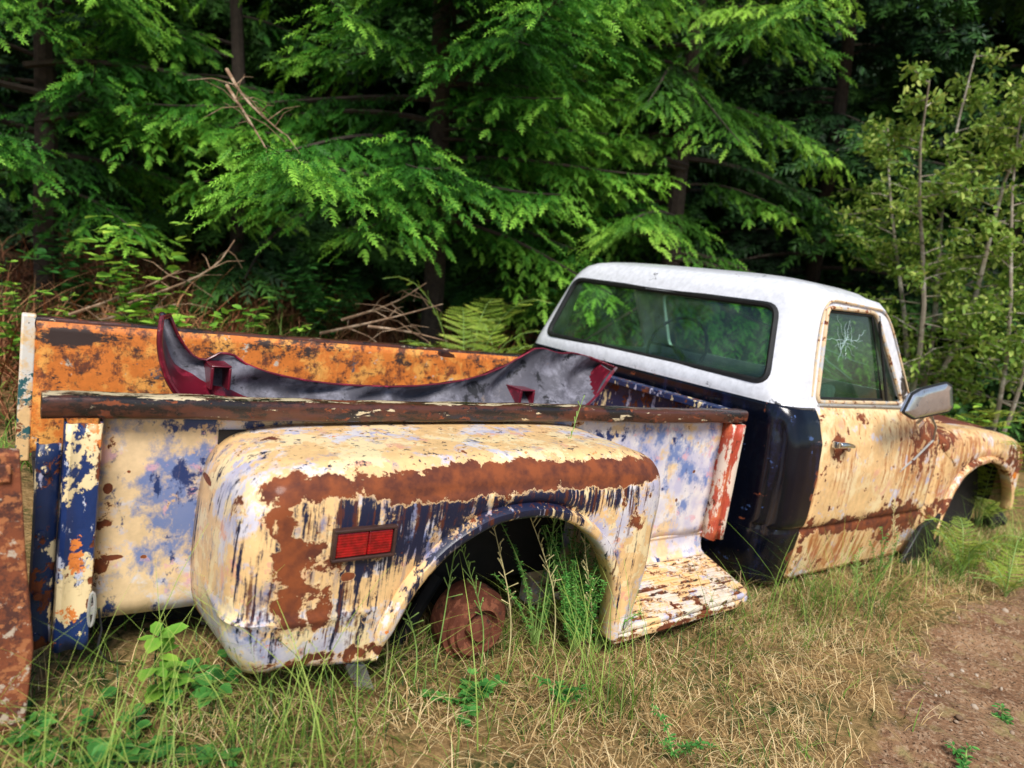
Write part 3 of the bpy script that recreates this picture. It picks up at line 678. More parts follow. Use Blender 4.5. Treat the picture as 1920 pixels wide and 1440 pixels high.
# front clip
O2=[(3.30,-.635),(3.295,-.5),(3.295,-.2),(3.295,-.07),(3.33,-.04),(3.6,-.035),(4.0,-.045),(4.32,-.08),(4.43,-.13),(4.46,-.24),(4.45,-.36),(4.40,-.46)]
A2=[(3.44,-.60),(3.47,-.48),(3.54,-.32),(3.66,-.225),(3.88,-.19),(4.10,-.22),(4.24,-.30),(4.32,-.40),(4.33,-.475)]
ff=TP(fender(O2,A2,.10,-.160,.075,lip=.8),'front_fender',m_ffender,ang=45,solid=.004)
ff['label']='cream front fender with rust spots around the empty wheel arch'
q=onY(1893,888,-.13)
TP(MB().box(q[0]-.05,q[0]+.01,-.165,-.15,q[2]-.02,q[2]+.02),'marker_light',m_amber,ff,bevel=.004)
hood=MB(); P=[]
for x in np.linspace(3.18,4.42,24):
    t=(x-3.18)/1.24; zc=-.005-.05*t**2-.05*max(0,t-.85)/.15
    P.append([(x,y,zc-.02*abs((y-.66)/.7)**4+ (.012 if abs(abs(y-.66)-.3)<.04 else 0)) for y in np.linspace(.0,1.32,30)])
hood.grid(P); TP(hood,'hood',layered('hood_paint',(.14,.035,.02),[dict(col=CREAM,sc=6,thr=.6,w=.02)],rough=.6),solid=.01)
src=fender(O2,A2,.10,-.160,.075); P=np.array(src.v); P[:,1]=2*YC-P[:,1]; m=MB(); m.add(P,src.f)
q=TP(m,'front_fender',m_ffender,ang=60,solid=.004); q['label']='front fender on the far side of the hood'
TP(MB().box(4.38,4.41,-.05,1.37,-.46,-.10),'grille_panel',m_under)
TP(MB().box(3.32,4.36,.0,.02,-.64,-.06).box(3.32,3.34,-.14,.0,-.6,-.08),'inner_fender',m_under)
c1=onY(1868,972,-.05)
TP(lathe(c1,[(.05,0),(.05,.10),(.0,.11),(-.01,.09),(-.03,.05),(-.05,.03),(-.05,0)],24,.7),'front_hub',m_under)
TP(MB().prism([(a[0],a[2]) for a in (onY(1756,960,-.15),onY(1752,1020,-.15),onY(1712,1062,-.15),onY(1682,1052,-.15),onY(1720,985,-.15))],lambda u,v,w:(u,w,v),-.172,-.15),'splash_guard',m_rubber,bevel=.006)

# ------------------------------------------------------------------ bumper cover in the bed
def plane_pts(L,Y): return [onY(px,py,Y) for px,py in L]
Yb=.52
tp=resample(chaikin(np.array(plane_pts([(318,592),(338,640),(375,682),(425,655),(470,690),(560,712),(640,722),(760,726),(860,716),(930,696),(985,664),(1010,650),(1050,664),(1080,660),(1155,690)],Yb)),1),90)
bt=resample(chaikin(np.array(plane_pts([(303,596),(296,650),(318,728),(385,790),(520,800),(640,800),(760,800),(860,800),(960,795),(1030,785),(1080,775),(1115,750),(1150,696)],Yb-.12)),2),90)
bc=empty('bumper_cover',(1.0,.45,-.42),'torn maroon and grey plastic bumper cover lying across the truck bed','bumper cover')
OB=Vector((-1.0,-.45,.42))
P=[];Q=[]; ss=np.linspace(0,1,90)
for v in np.linspace(0,1,15):
    b=.07*math.sin(PI*v); row=tp*(1-v)+bt*v; r1=row.copy()
    r1[:,1]+=b+.018*math.sin(PI*v)*np.sin(ss*27+2*v)+.008*np.sin(ss*61+5*v); r1[:,2]+=math.sin(PI*v)*(.006*np.sin(ss*45)+.004*np.sin(ss*90+v*9))
    r2=r1.copy(); r2[:,1]+=.012
    P.append(r1); Q.append(r2)
MB().grid(P).build('inner_face',m_grey,bc,OB,ang=40)
MB().grid(Q).build('outer_skin',m_maroon,bc,OB,ang=60)
EP=[row[:24]-np.array([0,.006,0]) for row in P[8:]]
MB().grid(EP).build('end_panel',m_maroon,bc,OB,ang=50)
lip=MB().tube(np.concatenate([bt[:26][::-1]+[0,-.003,0],tp[:5]]),[.008*(.5+.5*math.sin(PI*i/30)) for i in range(31)],8)
lip.tube(tp[3:],.0035,6); lip.tube(np.concatenate([tp[-9:],bt[-16:][::-1]]),.006,6)
lip.build('painted_lip',m_maroon,bc,OB)
for px,py,s in ((410,692,.028),(978,735,.036)):
    c=onY(px,py,Yb-.03); b=MB().box(c[0]-s,c[0]-s*.7,Yb-.07,Yb+.03,c[2]-.05,c[2]+.01).box(c[0]+s*.6,c[0]+s*.85,Yb-.07,Yb+.03,c[2]-.05,c[2]+.01).box(c[0]-s,c[0]+s*.85,Yb-.07,Yb+.03,c[2]+.01,c[2]+.016)
    b.build('mounting_bracket',m_maroon,bc,OB,bevel=.003)

# ------------------------------------------------------------------ rusty plate at left
rp_=MB(); pl=[(-.035,-.075),(-.02,-.25),(-.002,-.42),(-.012,-.66),(-.75,-.66),(-.75,-.03)]
rp_.prism(pl,lambda u,v,w:(u,w,v),-.10,-.06).box(-.75,-.06,-.108,-.10,-.62,-.60).box(-.75,-.045,-.106,-.1,-.12,-.09)
o=rp_.build('steel_panel',m_rustplate,bevel=.008)
mw=Matrix(RW.tolist()).to_4x4(); mw.translation=Vector(tw((0,0,0))); o.matrix_world=mw
tag(o,'rusty brown steel panel standing upright at the far left behind the truck','panel')

# ------------------------------------------------------------------ conifers
def conifer(name,P,H,nb,L,zr,mat,label,seed,fs=.105,tr=.07,tintb=.35,droop=.35,dens=1.,proto=FING):
    r=np.random.default_rng(seed); root=empty(name,P,label,'tree',None,truckrot=False)
    tk=MB(); hs=np.linspace(-.1,H,10); tk.tube([(.03*math.sin(h*1.7+seed),.03*math.cos(h*1.3),h) for h in hs],[tr*(1-.75*max(0,h)/H)+.01 for h in hs],10)
    pos=[];dr=[];sc=[];ti=[]
    camd=-tw(P)+tw(CAM); caz=math.atan2(camd[1],camd[0])
    for b in range(nb):
        h=zr[0]+(zr[1]-zr[0])*((b+r.uniform(0,1))/nb)
        az=caz+r.uniform(-1.9,1.9) if r.random()<.85 else r.uniform(0,2*PI)
        LL=L*r.uniform(.6,1.15)*(1-.35*(h-zr[0])/(H-zr[0]+.01))
        a=np.array([math.cos(az),math.sin(az),0]); pp=np.array([-a[1],a[0],0]); up=np.array([0,0,1.])
        rise=r.uniform(-.05,.25); dp=droop*r.uniform(.7,1.4)
        fn=lambda s:a*LL*s+pp*.08*LL*math.sin(s*2.5+b)+up*(h+LL*(rise*s-dp*s*s+.12*s**4))
        S=np.linspace(0,1,9); tk.tube([fn(s) for s in S],[.022*(1-.85*s)*(LL/1.6) for s in S],5,False)
        n=int(LL/.08*dens); tone=r.normal(0,.14)
        for i in range(n):
            s=.12+.88*(i+r.uniform(0,.8))/n
            p0=fn(s); tg=fn(min(s+.03,1.03))-fn(s-.03); tg/=np.linalg.norm(tg)
            for sd in (-1,1):
                l=(.50*LL*(1-s)**.75*min(1,s*3)+.12)*r.uniform(.5,1.15); l=min(l,.62)
                ang=math.radians(r.uniform(35,68)); d=tg*math.cos(ang)+pp*sd*math.sin(ang); d[2]-=r.uniform(-.05,.42)
                d/=np.linalg.norm(d); k=max(2,int(l/(.050*fs/.12))); t=(np.arange(k)+r.uniform(.1,.9,k))/k
                pts=p0+d*l*t[:,None]; pts[:,2]-=.26*l*t**2+r.normal(0,.014,k)
                lat=np.cross(d,up); lat/=np.linalg.norm(lat)+1e-6
                for q in (-1,1):
                    dd=d*.85+lat*q*r.uniform(.3,.8,(k,1))+r.normal(0,.22,(k,3)); dd[:,2]-=.22
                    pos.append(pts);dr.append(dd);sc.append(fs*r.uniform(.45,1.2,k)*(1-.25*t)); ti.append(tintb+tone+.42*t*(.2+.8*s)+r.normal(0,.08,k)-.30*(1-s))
                pos.append(pts[-1:]);dr.append((d+[0,0,-.2])[None]);sc.append(np.array([fs*1.15])); ti.append(np.array([tintb+tone+.5*s]))
    tk.build('trunk',m_bark,root)
    pos=np.concatenate(pos);dr=np.concatenate(dr);sc=np.concatenate(sc);ti=np.concatenate(ti)
    R=frames(dr,np.tile([0,0,1.],(len(dr),1))+r.normal(0,.35,(len(dr),3)))
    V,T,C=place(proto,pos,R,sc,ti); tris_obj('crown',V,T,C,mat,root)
    return root
conifer('spruce_tree',at(90,4.9),6,40,1.8,(.80,3.5),f_spruce,'spruce with wide layered bright green branches at the far left of the forest edge',11,tintb=.41,fs=.085,droop=.28)
conifer('spruce_tree',at(430,5.9),6.5,18,1.3,(1.2,4.2),f_spruce,'slender spruce standing between the left spruce and the large one behind the bed',12,tintb=.22,tr=.05)
conifer('spruce_tree',at(800,4.9),6.5,54,1.8,(1.0,3.6),f_spruce,'large spruce with the thickest drooping green sprays, right behind the truck bed',13,tintb=.41,fs=.085,droop=.30)
conifer('cedar_tree',at(1235,5.6),6.5,46,1.55,(.55,3.9),f_cedar,'feathery yellow-green cedar rising behind the white cab roof',14,tintb=.40,fs=.088,droop=.5)
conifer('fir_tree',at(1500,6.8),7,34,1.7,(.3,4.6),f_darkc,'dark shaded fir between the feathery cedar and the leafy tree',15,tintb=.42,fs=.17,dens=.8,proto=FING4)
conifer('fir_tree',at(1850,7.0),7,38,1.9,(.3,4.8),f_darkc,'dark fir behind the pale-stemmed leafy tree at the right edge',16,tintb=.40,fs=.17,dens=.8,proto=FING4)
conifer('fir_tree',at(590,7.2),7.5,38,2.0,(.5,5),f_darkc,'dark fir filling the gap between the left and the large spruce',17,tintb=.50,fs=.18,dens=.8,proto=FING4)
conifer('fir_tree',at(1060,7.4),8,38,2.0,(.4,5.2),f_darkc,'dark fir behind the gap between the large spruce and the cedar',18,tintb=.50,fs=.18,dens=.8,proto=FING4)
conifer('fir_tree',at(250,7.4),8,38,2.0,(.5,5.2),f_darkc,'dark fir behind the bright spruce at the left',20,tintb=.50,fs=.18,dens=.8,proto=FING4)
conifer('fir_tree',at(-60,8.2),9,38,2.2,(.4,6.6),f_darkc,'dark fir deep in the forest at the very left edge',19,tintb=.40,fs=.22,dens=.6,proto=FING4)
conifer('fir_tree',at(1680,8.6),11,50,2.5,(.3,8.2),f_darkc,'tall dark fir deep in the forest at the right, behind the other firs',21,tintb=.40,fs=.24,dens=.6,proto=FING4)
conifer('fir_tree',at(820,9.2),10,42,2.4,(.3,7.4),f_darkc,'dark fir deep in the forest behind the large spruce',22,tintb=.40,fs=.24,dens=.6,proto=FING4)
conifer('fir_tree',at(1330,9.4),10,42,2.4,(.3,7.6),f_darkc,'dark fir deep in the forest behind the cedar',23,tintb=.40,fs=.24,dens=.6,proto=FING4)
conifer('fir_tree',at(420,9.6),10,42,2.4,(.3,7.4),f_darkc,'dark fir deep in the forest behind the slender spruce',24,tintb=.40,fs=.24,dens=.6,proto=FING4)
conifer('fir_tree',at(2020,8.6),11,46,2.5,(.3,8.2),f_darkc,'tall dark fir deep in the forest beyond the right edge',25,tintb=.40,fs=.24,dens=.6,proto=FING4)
# wooded slope far behind, one mass
r=np.random.default_rng(77); n=11000
dd=r.uniform(8.8,17,n); la=r.uniform(-15,15,n); x=.6*dd+.8*la; y=.8*dd-.6*la
pos=tw(np.stack([x,y,gz(x,y)+r.uniform(0,2.6,n)],1)); dr=r.normal(0,1,(n,3)); dr[:,2]-=.3
V,T,C=place(FING4,pos,frames(dr,np.tile([0,0,1.],(n,1))+r.normal(0,.4,(n,3))),r.uniform(.5,.95,n),.35+r.normal(0,.15,n))
tag(tris_obj('far_forest',V,T,C,f_darkc),'dense dark evergreen growth on the slope far behind the trees','forest',kind='stuff')

# ------------------------------------------------------------------ leafy trees / shrubs
def leafy(name,P,stems,label,seed,mat,leafs=.05,nl=3500,cat='tree',lean=(0,0),H=2.6,spread=.9,bark=m_pbark,sr=.022,zmin=.35,tintb=.45):
    r=np.random.default_rng(seed); root=empty(name,P,label,cat,None,False); tk=MB(); pos=[];dr=[]
    for s in range(stems):
        az=2*PI*s/stems+r.uniform(-.4,.4); sp=spread*r.uniform(.3,1)
        h=H*r.uniform(.75,1.05); S=np.linspace(0,1,9)
        fn=lambda t:np.array([math.cos(az)*sp*t**1.3+lean[0]*t*h+.05*math.sin(t*9+s),math.sin(az)*sp*t**1.3+lean[1]*t*h+.05*math.cos(t*8),h*t-.05])
        tk.tube([fn(t) for t in S],[sr*(1-.85*t)+.001 for t in S],7)
        nbr=28
        for b in range(nbr):
            t=zmin+(1-zmin)*(b+r.random())/nbr; p0=fn(t); a2=r.uniform(0,2*PI); l=r.uniform(.25,.75)*(1.15-t)*H*.42+.08
            d=np.array([math.cos(a2),math.sin(a2),r.uniform(-.1,.6)]); d/=np.linalg.norm(d)
            q=[p0+d*l*u+np.array([0,0,-.12*l*u*u])+r.normal(0,.012,3)*u for u in np.linspace(0,1,6)]
            tk.tube(q,[.004*(1-.8*u) +.0008 for u in np.linspace(0,1,6)],4,False)
            k=max(4,int(nl/(stems*nbr)))
            for _ in range(k):
                u=r.uniform(.25,1.05); pt=q[0]+(q[-1]-q[0])*u+r.normal(0,.018+.022*u,3); pos.append(pt); dr.append(d*.4+r.normal(0,.6,3)+[0,0,-.05])
    tk.build('trunk' if cat=='tree' else 'stem',bark,root)
    pos=np.array(pos);dr=np.array(dr);n=len(pos); R=frames(dr,np.tile([0,0,1.],(n,1))+r.normal(0,.5,(n,3)))
    V,T,C=place(LEAF,pos,R,leafs*r.uniform(.5,1.2,n),tintb+r.normal(0,.16,n)+.12*(pos[:,2]/H-.5)); tris_obj('crown' if cat=='tree' else 'foliage',V,T,C,mat,root)
leafy('leafy_tree',at(1735,4.9),4,'slender multi-stemmed tree with pale bark and small yellow-green leaves, right of the truck cab',31,f_decid,.052,9500,H=3.2,spread=.8,tintb=.52,sr=.026,zmin=.28)
leafy('leafy_tree',at(1900,4.6),2,'thin pale-stemmed tree cut off by the right edge of the photo',32,f_decid,.05,4500,H=2.9,spread=.5,sr=.018,tintb=.52,zmin=.25)

def stemplant(name,P,n,h,leafs,nl,label,mat,seed,spread=.15,cat='plant',tintb=.5):
    r=np.random.default_rng(seed); root=empty(name,P,label,cat,None,False); tk=MB(); pos=[];dr=[]
    for s in range(n):
        a=r.uniform(0,2*PI); b=r.normal(0,spread*.5,2); sp=spread*r.uniform(.3,1); hh=h*r.uniform(.6,1.1)
        fn=lambda t:np.array([b[0]*t+math.cos(a)*sp*t*t,b[1]*t+math.sin(a)*sp*t*t,hh*t*(1-.1*t)])
        tk.tube([fn(t) for t in np.linspace(0,1,6)],[.0026*(1-.6*t) for t in np.linspace(0,1,6)],5,False)
        for k in range(nl):
            t=.2+.8*(k+r.random())/nl; az=r.uniform(0,2*PI)
            for q in range(3):
                az2=az+(q-1)*.8; d=np.array([math.cos(az2),math.sin(az2),r.uniform(-.15,.35)]); pos.append(fn(t)+d*leafs*.15); dr.append(d)
    tk.build('stem',m_gstalk if leafs<.03 else f_weed,root); pos=np.array(pos);dr=np.array(dr);m=len(pos)
    R=frames(dr,np.tile([0,0,1.],(m,1))+r.normal(0,.25,(m,3)))
    V,T,C=place(LEAF,pos,R,np.stack([leafs*r.uniform(.7,1.2,m)]*3,1)*[1,1.25 if leafs>.02 else .8,1],tintb+r.normal(0,.13,m)); tris_obj('foliage',V,T,C,mat,root)
for i,(px,D,h,n,lf,lab,mt) in enumerate([(350,3.3,.74,13,.065,'bright green bramble right behind the far bed side',f_bramble),(475,3.35,.68,11,.060,'bright bramble with yellowish leaves to the right of the larger bramble behind the bed',f_bramble),
    (265,3.7,1.02,7,.08,'tallest pale green bramble under the left spruce',f_bramble),(1860,4.2,.75,16,.06,'small-leaved bush behind the front fender at the right edge',f_bramble),
    (1730,4.5,.7,16,.06,'small-leaved bush at the foot of the pale-stemmed tree',f_bramble),(60,3.6,.65,10,.05,'low leafy bush beyond the rear of the bed at the left',f_bramble),
    (150,4.6,.8,14,.07,'shaded bush under the left spruce, behind the low leafy bush',f_weed),(600,5.0,.7,12,.07,'shaded bush under the large spruce, left of its trunk',f_weed),
    (1030,5.2,.9,16,.07,'shaded bush between the large spruce and the cedar',f_weed),
    (1600,5.2,.9,16,.07,'shaded bush behind the side window and cab pillar',f_weed)]):
    stemplant('bramble_bush' if mt is f_bramble else 'forest_bush',at(px,D),n,h,lf,9,lab,mt,50+i,.30,'bush',.60 if mt is f_bramble else .40)
# ferns
PINNA=finger_proto(9,.20,False)
def fern(P,n,L,label,seed,el=.9,tintb=.5,mat=f_fern):
    r=np.random.default_rng(seed); root=empty('fern',P,label,'fern',None,False); pos=[];dr=[];sc=[];ti=[]; st=MB(); ups=[]
    for k in range(n):
        az=2*PI*k/n+r.uniform(-.4,.4); l=L*r.uniform(.6,1.1); e=el*r.uniform(.6,1.2); hz=r.uniform(.45,.9)
        a=np.array([math.cos(az),math.sin(az),0]); side=np.array([-a[1],a[0],0])
        fn=lambda t:a*l*(hz*t**1.4)+np.array([0,0,l*e*(1.5*t-.85*t*t)])
        st.tube([fn(t) for t in np.linspace(0,1,8)],.0022,4,False)
        m=int(15+l*14)
        for i in range(m):
            t=.18+.82*i/m; w=l*.21*math.sin(PI*min(1,(1-t)*.9+.06))**.8*(1.15-t*.6)
            tg=fn(t+.02)-fn(t-.02); tg/=np.linalg.norm(tg)
            for s in (-1,1): pos.append(fn(t)); dr.append(side*s+tg*.4+[0,0,-.12]+r.normal(0,.10,3)); ups.append(np.cross(tg,side)*-1+r.normal(0,.25,3)); sc.append(w*r.uniform(.85,1.1)); ti.append(tintb+.12*t+r.normal(0,.12))
    st.build('stem',m_gstalk,root); pos=np.array(pos);dr=np.array(dr);sc=np.array(sc)
    R=frames(dr,np.array(ups)); S=np.stack([sc,sc*.42,sc*.3],1)
    V,T,C=place(PINNA,pos,R,S,np.array(ti)); tris_obj('fronds',V,T,C,mat,root)
for i,(P,n,L,lab,el,tb) in enumerate([(at(880,3.75),13,.70,'tallest yellow-green fern behind the bed, left of the cab',1.6,.47),(at(965,3.65),10,.58,'fern half hidden behind the left edge of the cab',1.6,.50),
   (at(1790,4.0),10,.72,'broad yellow-green fern behind the hood near the side mirror',1.2,.52),(at(1900,3.8),9,.68,'fern behind the front fender at the right edge',1.1,.52),
   (at(1690,4.6),8,.65,'fern in the shade just right of the cab roof',1.1,.45),
   (onG(1800,1085),12,.33,'bright fern growing beneath the front wheel arch',1.1,.50),(onG(1885,1120),9,.27,'small fern at the right edge in front of the front fender',1.,.48)]):
    fern(P,n,L,lab,70+i,el,tb)
# dead branches
labs=['long curved dead branch leaning up toward the left spruce','pale dead branch lying behind the bed','thin grey dead limb slanting up below the slender spruce','tangled brown limb behind the middle of the bed',
 'forked dead branch at the left behind the orange bed side','short broken limb near the tall fern','bare hanging branch high in front of the slender spruce','second bare hanging branch in front of the slender spruce']
spec=[((240,570,3.6),(400,510,3.7),(440,450,3.8)),((600,625,3.6),(720,600,3.6),(830,570,3.6)),((130,590,3.6),(260,545,3.6),(340,505,3.7)),((640,600,3.8),(740,570,3.8),(800,530,3.8)),
 ((150,610,3.6),(230,590,3.6),(330,570,3.6)),((690,612,3.6),(760,620,3.6),(840,640,3.6)),((425,130,3.3),(460,190,3.25),(530,250,3.2)),((425,160,3.3),(470,230,3.25),(500,280,3.2))]
for i,sp in enumerate(spec):
    pts=[]
    for px,py,D in sp: d=ray(px,py); pts.append(tw(CAM+d*D))
    pts=resample(chaikin(np.array(pts),2),10); o0=pts[0].copy(); m=MB(); r=random.Random(i)
    m.tube(pts-o0,[.009*(1-.7*k/9) for k in range(10)],6)
    for q in range(9):
        k=r.randint(2,8); e=pts[k]-o0; d=np.array([r.uniform(-1,1),r.uniform(-1,1),r.uniform(-.6,.6)])*.20
        m.tube([e,e+d*.5+np.array([0,0,.02]),e+d],[.003,.0022,.001],5)
    o=m.build('dead_branch',m_wood); o.location=Vector(o0); tag(o,labs[i],'branch')

# ------------------------------------------------------------------ grass and litter
def field(name,n,xr,yr,proto,hr,wid,mat,label,cat,seed,accept,lean=.5,clump=.07,nc=900,tb=.5,ts=.18):
    r=np.random.default_rng(seed); cx=r.uniform(*xr,nc); cy=r.uniform(*yr,nc); ct=r.normal(0,.18,nc); ch=r.uniform(.55,1.4,nc); ca0=r.uniform(0,2*PI,nc); i=r.integers(0,nc,n*2)
    x=cx[i]+r.normal(0,clump,n*2); y=cy[i]+r.normal(0,clump,n*2); ok=accept(x,y,r); x,y,i=x[ok][:n],y[ok][:n],i[ok][:n]; n=len(x)
    P=tw(np.stack([x,y,gz(x,y)-.004],1)); az=ca0[i]+r.normal(0,1.1,n); le=np.abs(r.normal(lean*.6,lean*.6,n))
    ca,sa=np.cos(az),np.sin(az); Rz=np.zeros((n,3,3)); Rz[:,0,0]=ca;Rz[:,0,1]=-sa;Rz[:,1,0]=sa;Rz[:,1,1]=ca;Rz[:,2,2]=1
    cl,sl=np.cos(le),np.sin(le); Ry=np.zeros((n,3,3)); Ry[:,0,0]=cl;Ry[:,0,2]=sl;Ry[:,2,0]=-sl;Ry[:,2,2]=cl;Ry[:,1,1]=1
    h=r.uniform(*hr,n)*ch[i]; S=np.stack([h,np.full(n,1.)*wid*r.uniform(.6,1.3,n),h],1)
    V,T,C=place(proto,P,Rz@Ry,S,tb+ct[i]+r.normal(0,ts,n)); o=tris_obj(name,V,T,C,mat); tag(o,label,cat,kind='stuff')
def acc_front(x,y,r):
    d=dirtline(x); return (y>d+r.normal(0,.07,len(x)))&((y<.02)|(r.random(len(x))<.35))
B=blade_proto(3,.55,1.)
B2=blade_proto(4,.8,1.)
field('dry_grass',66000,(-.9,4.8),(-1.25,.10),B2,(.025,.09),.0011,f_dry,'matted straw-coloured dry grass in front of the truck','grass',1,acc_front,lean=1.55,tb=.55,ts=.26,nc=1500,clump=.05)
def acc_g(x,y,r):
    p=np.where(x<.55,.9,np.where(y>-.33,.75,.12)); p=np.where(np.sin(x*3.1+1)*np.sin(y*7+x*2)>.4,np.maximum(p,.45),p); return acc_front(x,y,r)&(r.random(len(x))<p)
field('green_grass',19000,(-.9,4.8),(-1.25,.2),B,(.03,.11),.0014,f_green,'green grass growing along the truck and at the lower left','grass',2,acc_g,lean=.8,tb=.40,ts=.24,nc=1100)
def acc_t(x,y,r):
    a=(y<np.interp(x,[-1,.3,1.3,1.4,2.1,5],[-.0,-.22,-.22,-.34,-.25,-.24]))&(y>np.interp(x,[-1,.3,1.3,2.1,5],[-.3,-.5,-.5,-.45,-.40]))
    drum=(x>.55)&(x<.86)
    return (a&(~drum|(r.random(len(x))<.15)))|((x>.92)&(x<1.18)&(y>-.3)&(y<-.04))
field('tall_grass',1500,(-.1,4.3),(-.62,-.05),blade_proto(6,.7,1.),(.16,.38),.0012,f_green,'tall thin wisps of grass rising along the side of the truck','grass',6,acc_t,lean=.35,tb=.66,nc=130,clump=.05)
def acc_b(x,y,r): return ((y>W+.1)&((.6*x+.8*y)<4.2))|((x<-.3)&(y>0))
field('verge_grass',12000,(-3,6),(.2,4.2),B,(.08,.30),.004,f_green,'tall green grass behind the truck at the foot of the forest','grass',3,acc_b,lean=.5,tb=.40,nc=500,clump=.12)
field('leaf_litter',22000,(-3,8),(1.3,6.5),B2,(.10,.60),.005,f_litter,'brown dead twigs and leaf litter under the trees','litter',4,lambda x,y,r:((.6*x+.8*y)>1.6)&((.6*x+.8*y)<6)&(y>W+.3),lean=.9,tb=.66,nc=420,clump=.13)
# stones on the dirt
r=np.random.default_rng(9)
ico=bmesh.new(); bmesh.ops.create_icosphere(ico,subdivisions=1,radius=1); iv=np.array([v.co[:] for v in ico.verts]); it=np.array([[v.index for v in f.verts] for f in ico.faces]); ico.free()
n=1100; x=r.uniform(1.2,4.8,n); y=r.uniform(-1.5,-.35,n); ok=y<dirtline(x)+.05; x,y=x[ok],y[ok]; n=len(x)
Rr=frames(r.normal(0,1,(n,3)),r.normal(0,1,(n,3))); s=r.gamma(1.5,.0018,n)+.001
v,t,c=place((iv,it,np.zeros(len(iv))),tw(np.stack([x,y,gz(x,y)],1)),Rr,np.stack([s*1.3,s,s*.7],1),r.uniform(0,1,n))
o=tris_obj('pebbles',v,t,c,foliage('pebble_stone',(.12,.07,.04),(.28,.19,.12),(.50,.42,.33),0,.9)); tag(o,'small pebbles scattered on the bare dirt at the lower right','pebbles',kind='stuff')
# weeds
for i,(px,py,n,h,lf,nl,lab,mt) in enumerate([
  (1075,1230,22,.42,.010,55,'bushy green weed filling the right of the rear wheel arch',f_weed),
  (1000,1215,8,.36,.009,42,'thin airy weed at the left of the bushy one inside the rear wheel arch',f_weed),
  (885,1320,6,.05,.022,8,'low leafy weed in front of the rusty brake drum',f_weed),
  (300,1320,2,.17,.050,4,'upright seedling with broad leaves below the rear of the bed',f_bramble),
  (405,1290,3,.09,.04,4,'small broad-leaved plant under the rear fender',f_weed),
  (100,1435,3,.05,.035,4,'broad-leaved ground plant at the bottom left corner',f_weed),
  (345,1435,3,.05,.032,4,'broad-leaved plant at the bottom edge below the rear fender',f_weed),
  (1260,1420,4,.12,.014,8,'thin green weed near the bottom middle edge',f_weed),
  (1060,1330,4,.10,.020,7,'small green weed in the dry grass below the wheel arch',f_weed),
  (1640,1100,5,.26,.012,14,'slender weed standing against the rusty door sill',f_weed),
  (1815,1430,3,.03,.018,5,'small green sprig on the dirt at the bottom right',f_weed),
  (1890,1350,3,.03,.020,5,'small green sprig on the dirt near the right edge',f_weed),
  (215,1400,3,.06,.034,4,'broad-leaved plant between the corner plant and the seedling',f_weed),
  (60,1350,2,.06,.030,4,'small leafy plant at the foot of the rusty panel',f_weed),
  (1120,1225,7,.20,.010,26,'low bright weed spilling past the front rim of the rear wheel arch',f_weed)]):
    stemplant('weed',onG(px,py),n,h,lf,nl,lab,mt,90+i,.08 if n<7 else .13,tintb=.62 if i in (0,1,14) else .45)
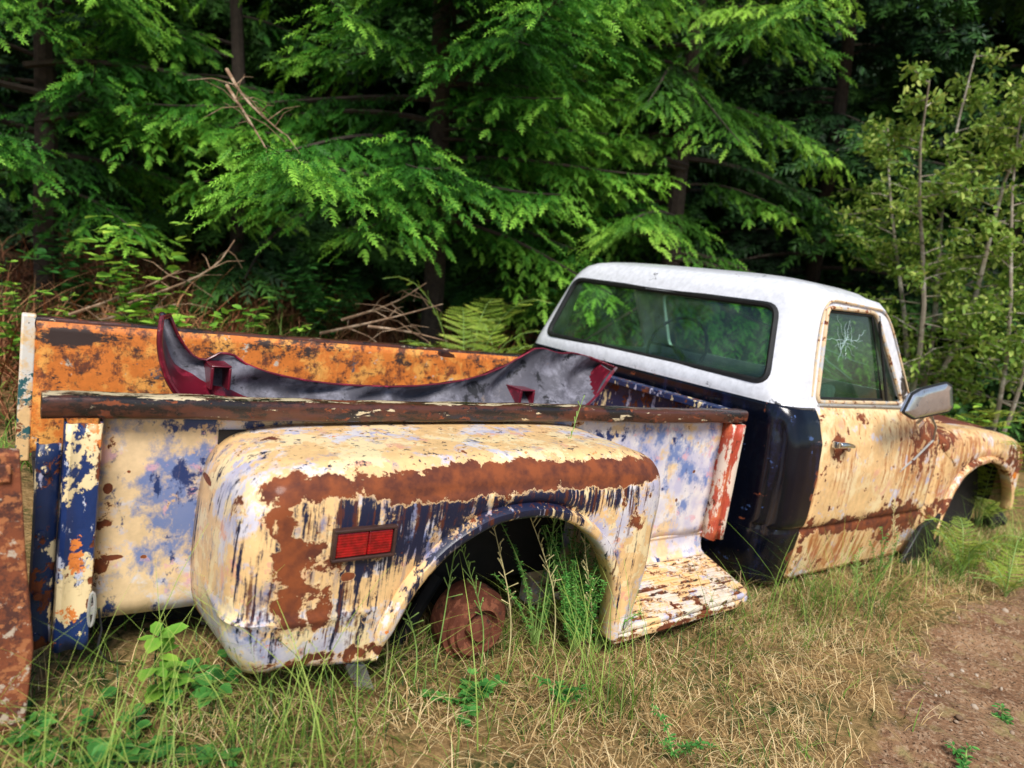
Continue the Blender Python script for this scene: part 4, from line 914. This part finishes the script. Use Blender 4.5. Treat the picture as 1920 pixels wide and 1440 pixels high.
# tall stalks
for i,(px,py,h,lab) in enumerate([(1005,1230,.66,'tallest thin grass stalk rising in front of the rear wheel arch'),(1035,1230,.52,'thin grass stalk just right of the tallest one at the wheel arch'),(815,1260,.5,'thin seeding stalk crossing the left rim of the rear wheel arch'),
   (720,1280,.40,'thin stalk in front of the rear fender below the tail light'),(900,1260,.42,'seeding stalk in the middle of the rear wheel arch'),(1665,1090,.34,'dry stalk before the rusty lower door'),(1600,1130,.2,'short dry stalk near the rear edge of the door'),
   (950,1260,.5,'slanting stalk between the drum and the bushy weed'),(775,1290,.34,'short stalk left of the brake drum'),(1100,1240,.40,'stalk at the front rim of the rear wheel arch')]):
    P=onG(px,py); r=random.Random(i); m=MB(); a=r.uniform(-.35,.35)
    Q=[np.array([a*t*t*h+.01*math.sin(t*6),.1*t*t*h,h*t]) for t in np.linspace(0,1,12)]
    m.tube(Q,[.0022*(1-.6*t) for t in np.linspace(0,1,12)],5)
    for k in range(30):
        t=.35+.65*k/30; j=t*11; j0=int(j); e=Q[j0]+(Q[min(j0+1,11)]-Q[j0])*(j-j0); d=np.array([r.uniform(-1,1),r.uniform(-1,1),r.uniform(.4,1.4)])*.030*(1.3-t)
        m.tube([e,e+d],[.0008,.0018],4)
    o=m.build('grass_stalk',m_straw if i%2 else m_gstalk); o.location=Vector(tw(P)); tag(o,lab,'grass stalk')

# ------------------------------------------------------------------ light, sky, camera
w=bpy.data.worlds.new('World'); scene.world=w; w.use_nodes=True; nt=w.node_tree; nt.nodes.clear()
sky=nt.nodes.new('ShaderNodeTexSky'); sky.sky_type='NISHITA'; sky.sun_disc=False; sky.sun_elevation=math.radians(52); sky.sun_rotation=math.radians(205)
bg=nt.nodes.new('ShaderNodeBackground'); bg.inputs[1].default_value=.115; ou=nt.nodes.new('ShaderNodeOutputWorld'); nt.links.new(sky.outputs[0],bg.inputs[0]); nt.links.new(bg.outputs[0],ou.inputs[0])
sl=bpy.data.lights.new('sun','SUN'); sl.energy=4.7; sl.angle=math.radians(24); sl.color=(1,.96,.90)
so=bpy.data.objects.new('sun',sl); COL.objects.link(so)
az=math.radians(205); el=math.radians(52); dirv=Vector((math.sin(az)*math.cos(el),math.cos(az)*math.cos(el),math.sin(el)))
so.rotation_euler=dirv.to_track_quat('Z','Y').to_euler(); so.location=(0,-3,6)
cd=bpy.data.cameras.new('camera'); co=bpy.data.objects.new('camera',cd); COL.objects.link(co)
r1,r2,r3=RW@Rm[0],RW@Rm[1],RW@Rm[2]
r3/=np.linalg.norm(r3); r1=r1-r3*(r1@r3); r1/=np.linalg.norm(r1); r2=np.cross(r3,r1)
mt=Matrix(((r1[0],-r2[0],-r3[0],0),(r1[1],-r2[1],-r3[1],0),(r1[2],-r2[2],-r3[2],0),(0,0,0,1))); mt.translation=Vector(tw(CAM)); co.matrix_world=mt
cd.sensor_width=36; cd.lens=F/1920*36; cd.clip_start=.02; cd.clip_end=500
cd.dof.use_dof=True; cd.dof.focus_distance=1.7; cd.dof.aperture_fstop=2.8
scene.camera=co
scene.view_settings.view_transform='Standard'; scene.view_settings.look='None'; scene.view_settings.exposure=0
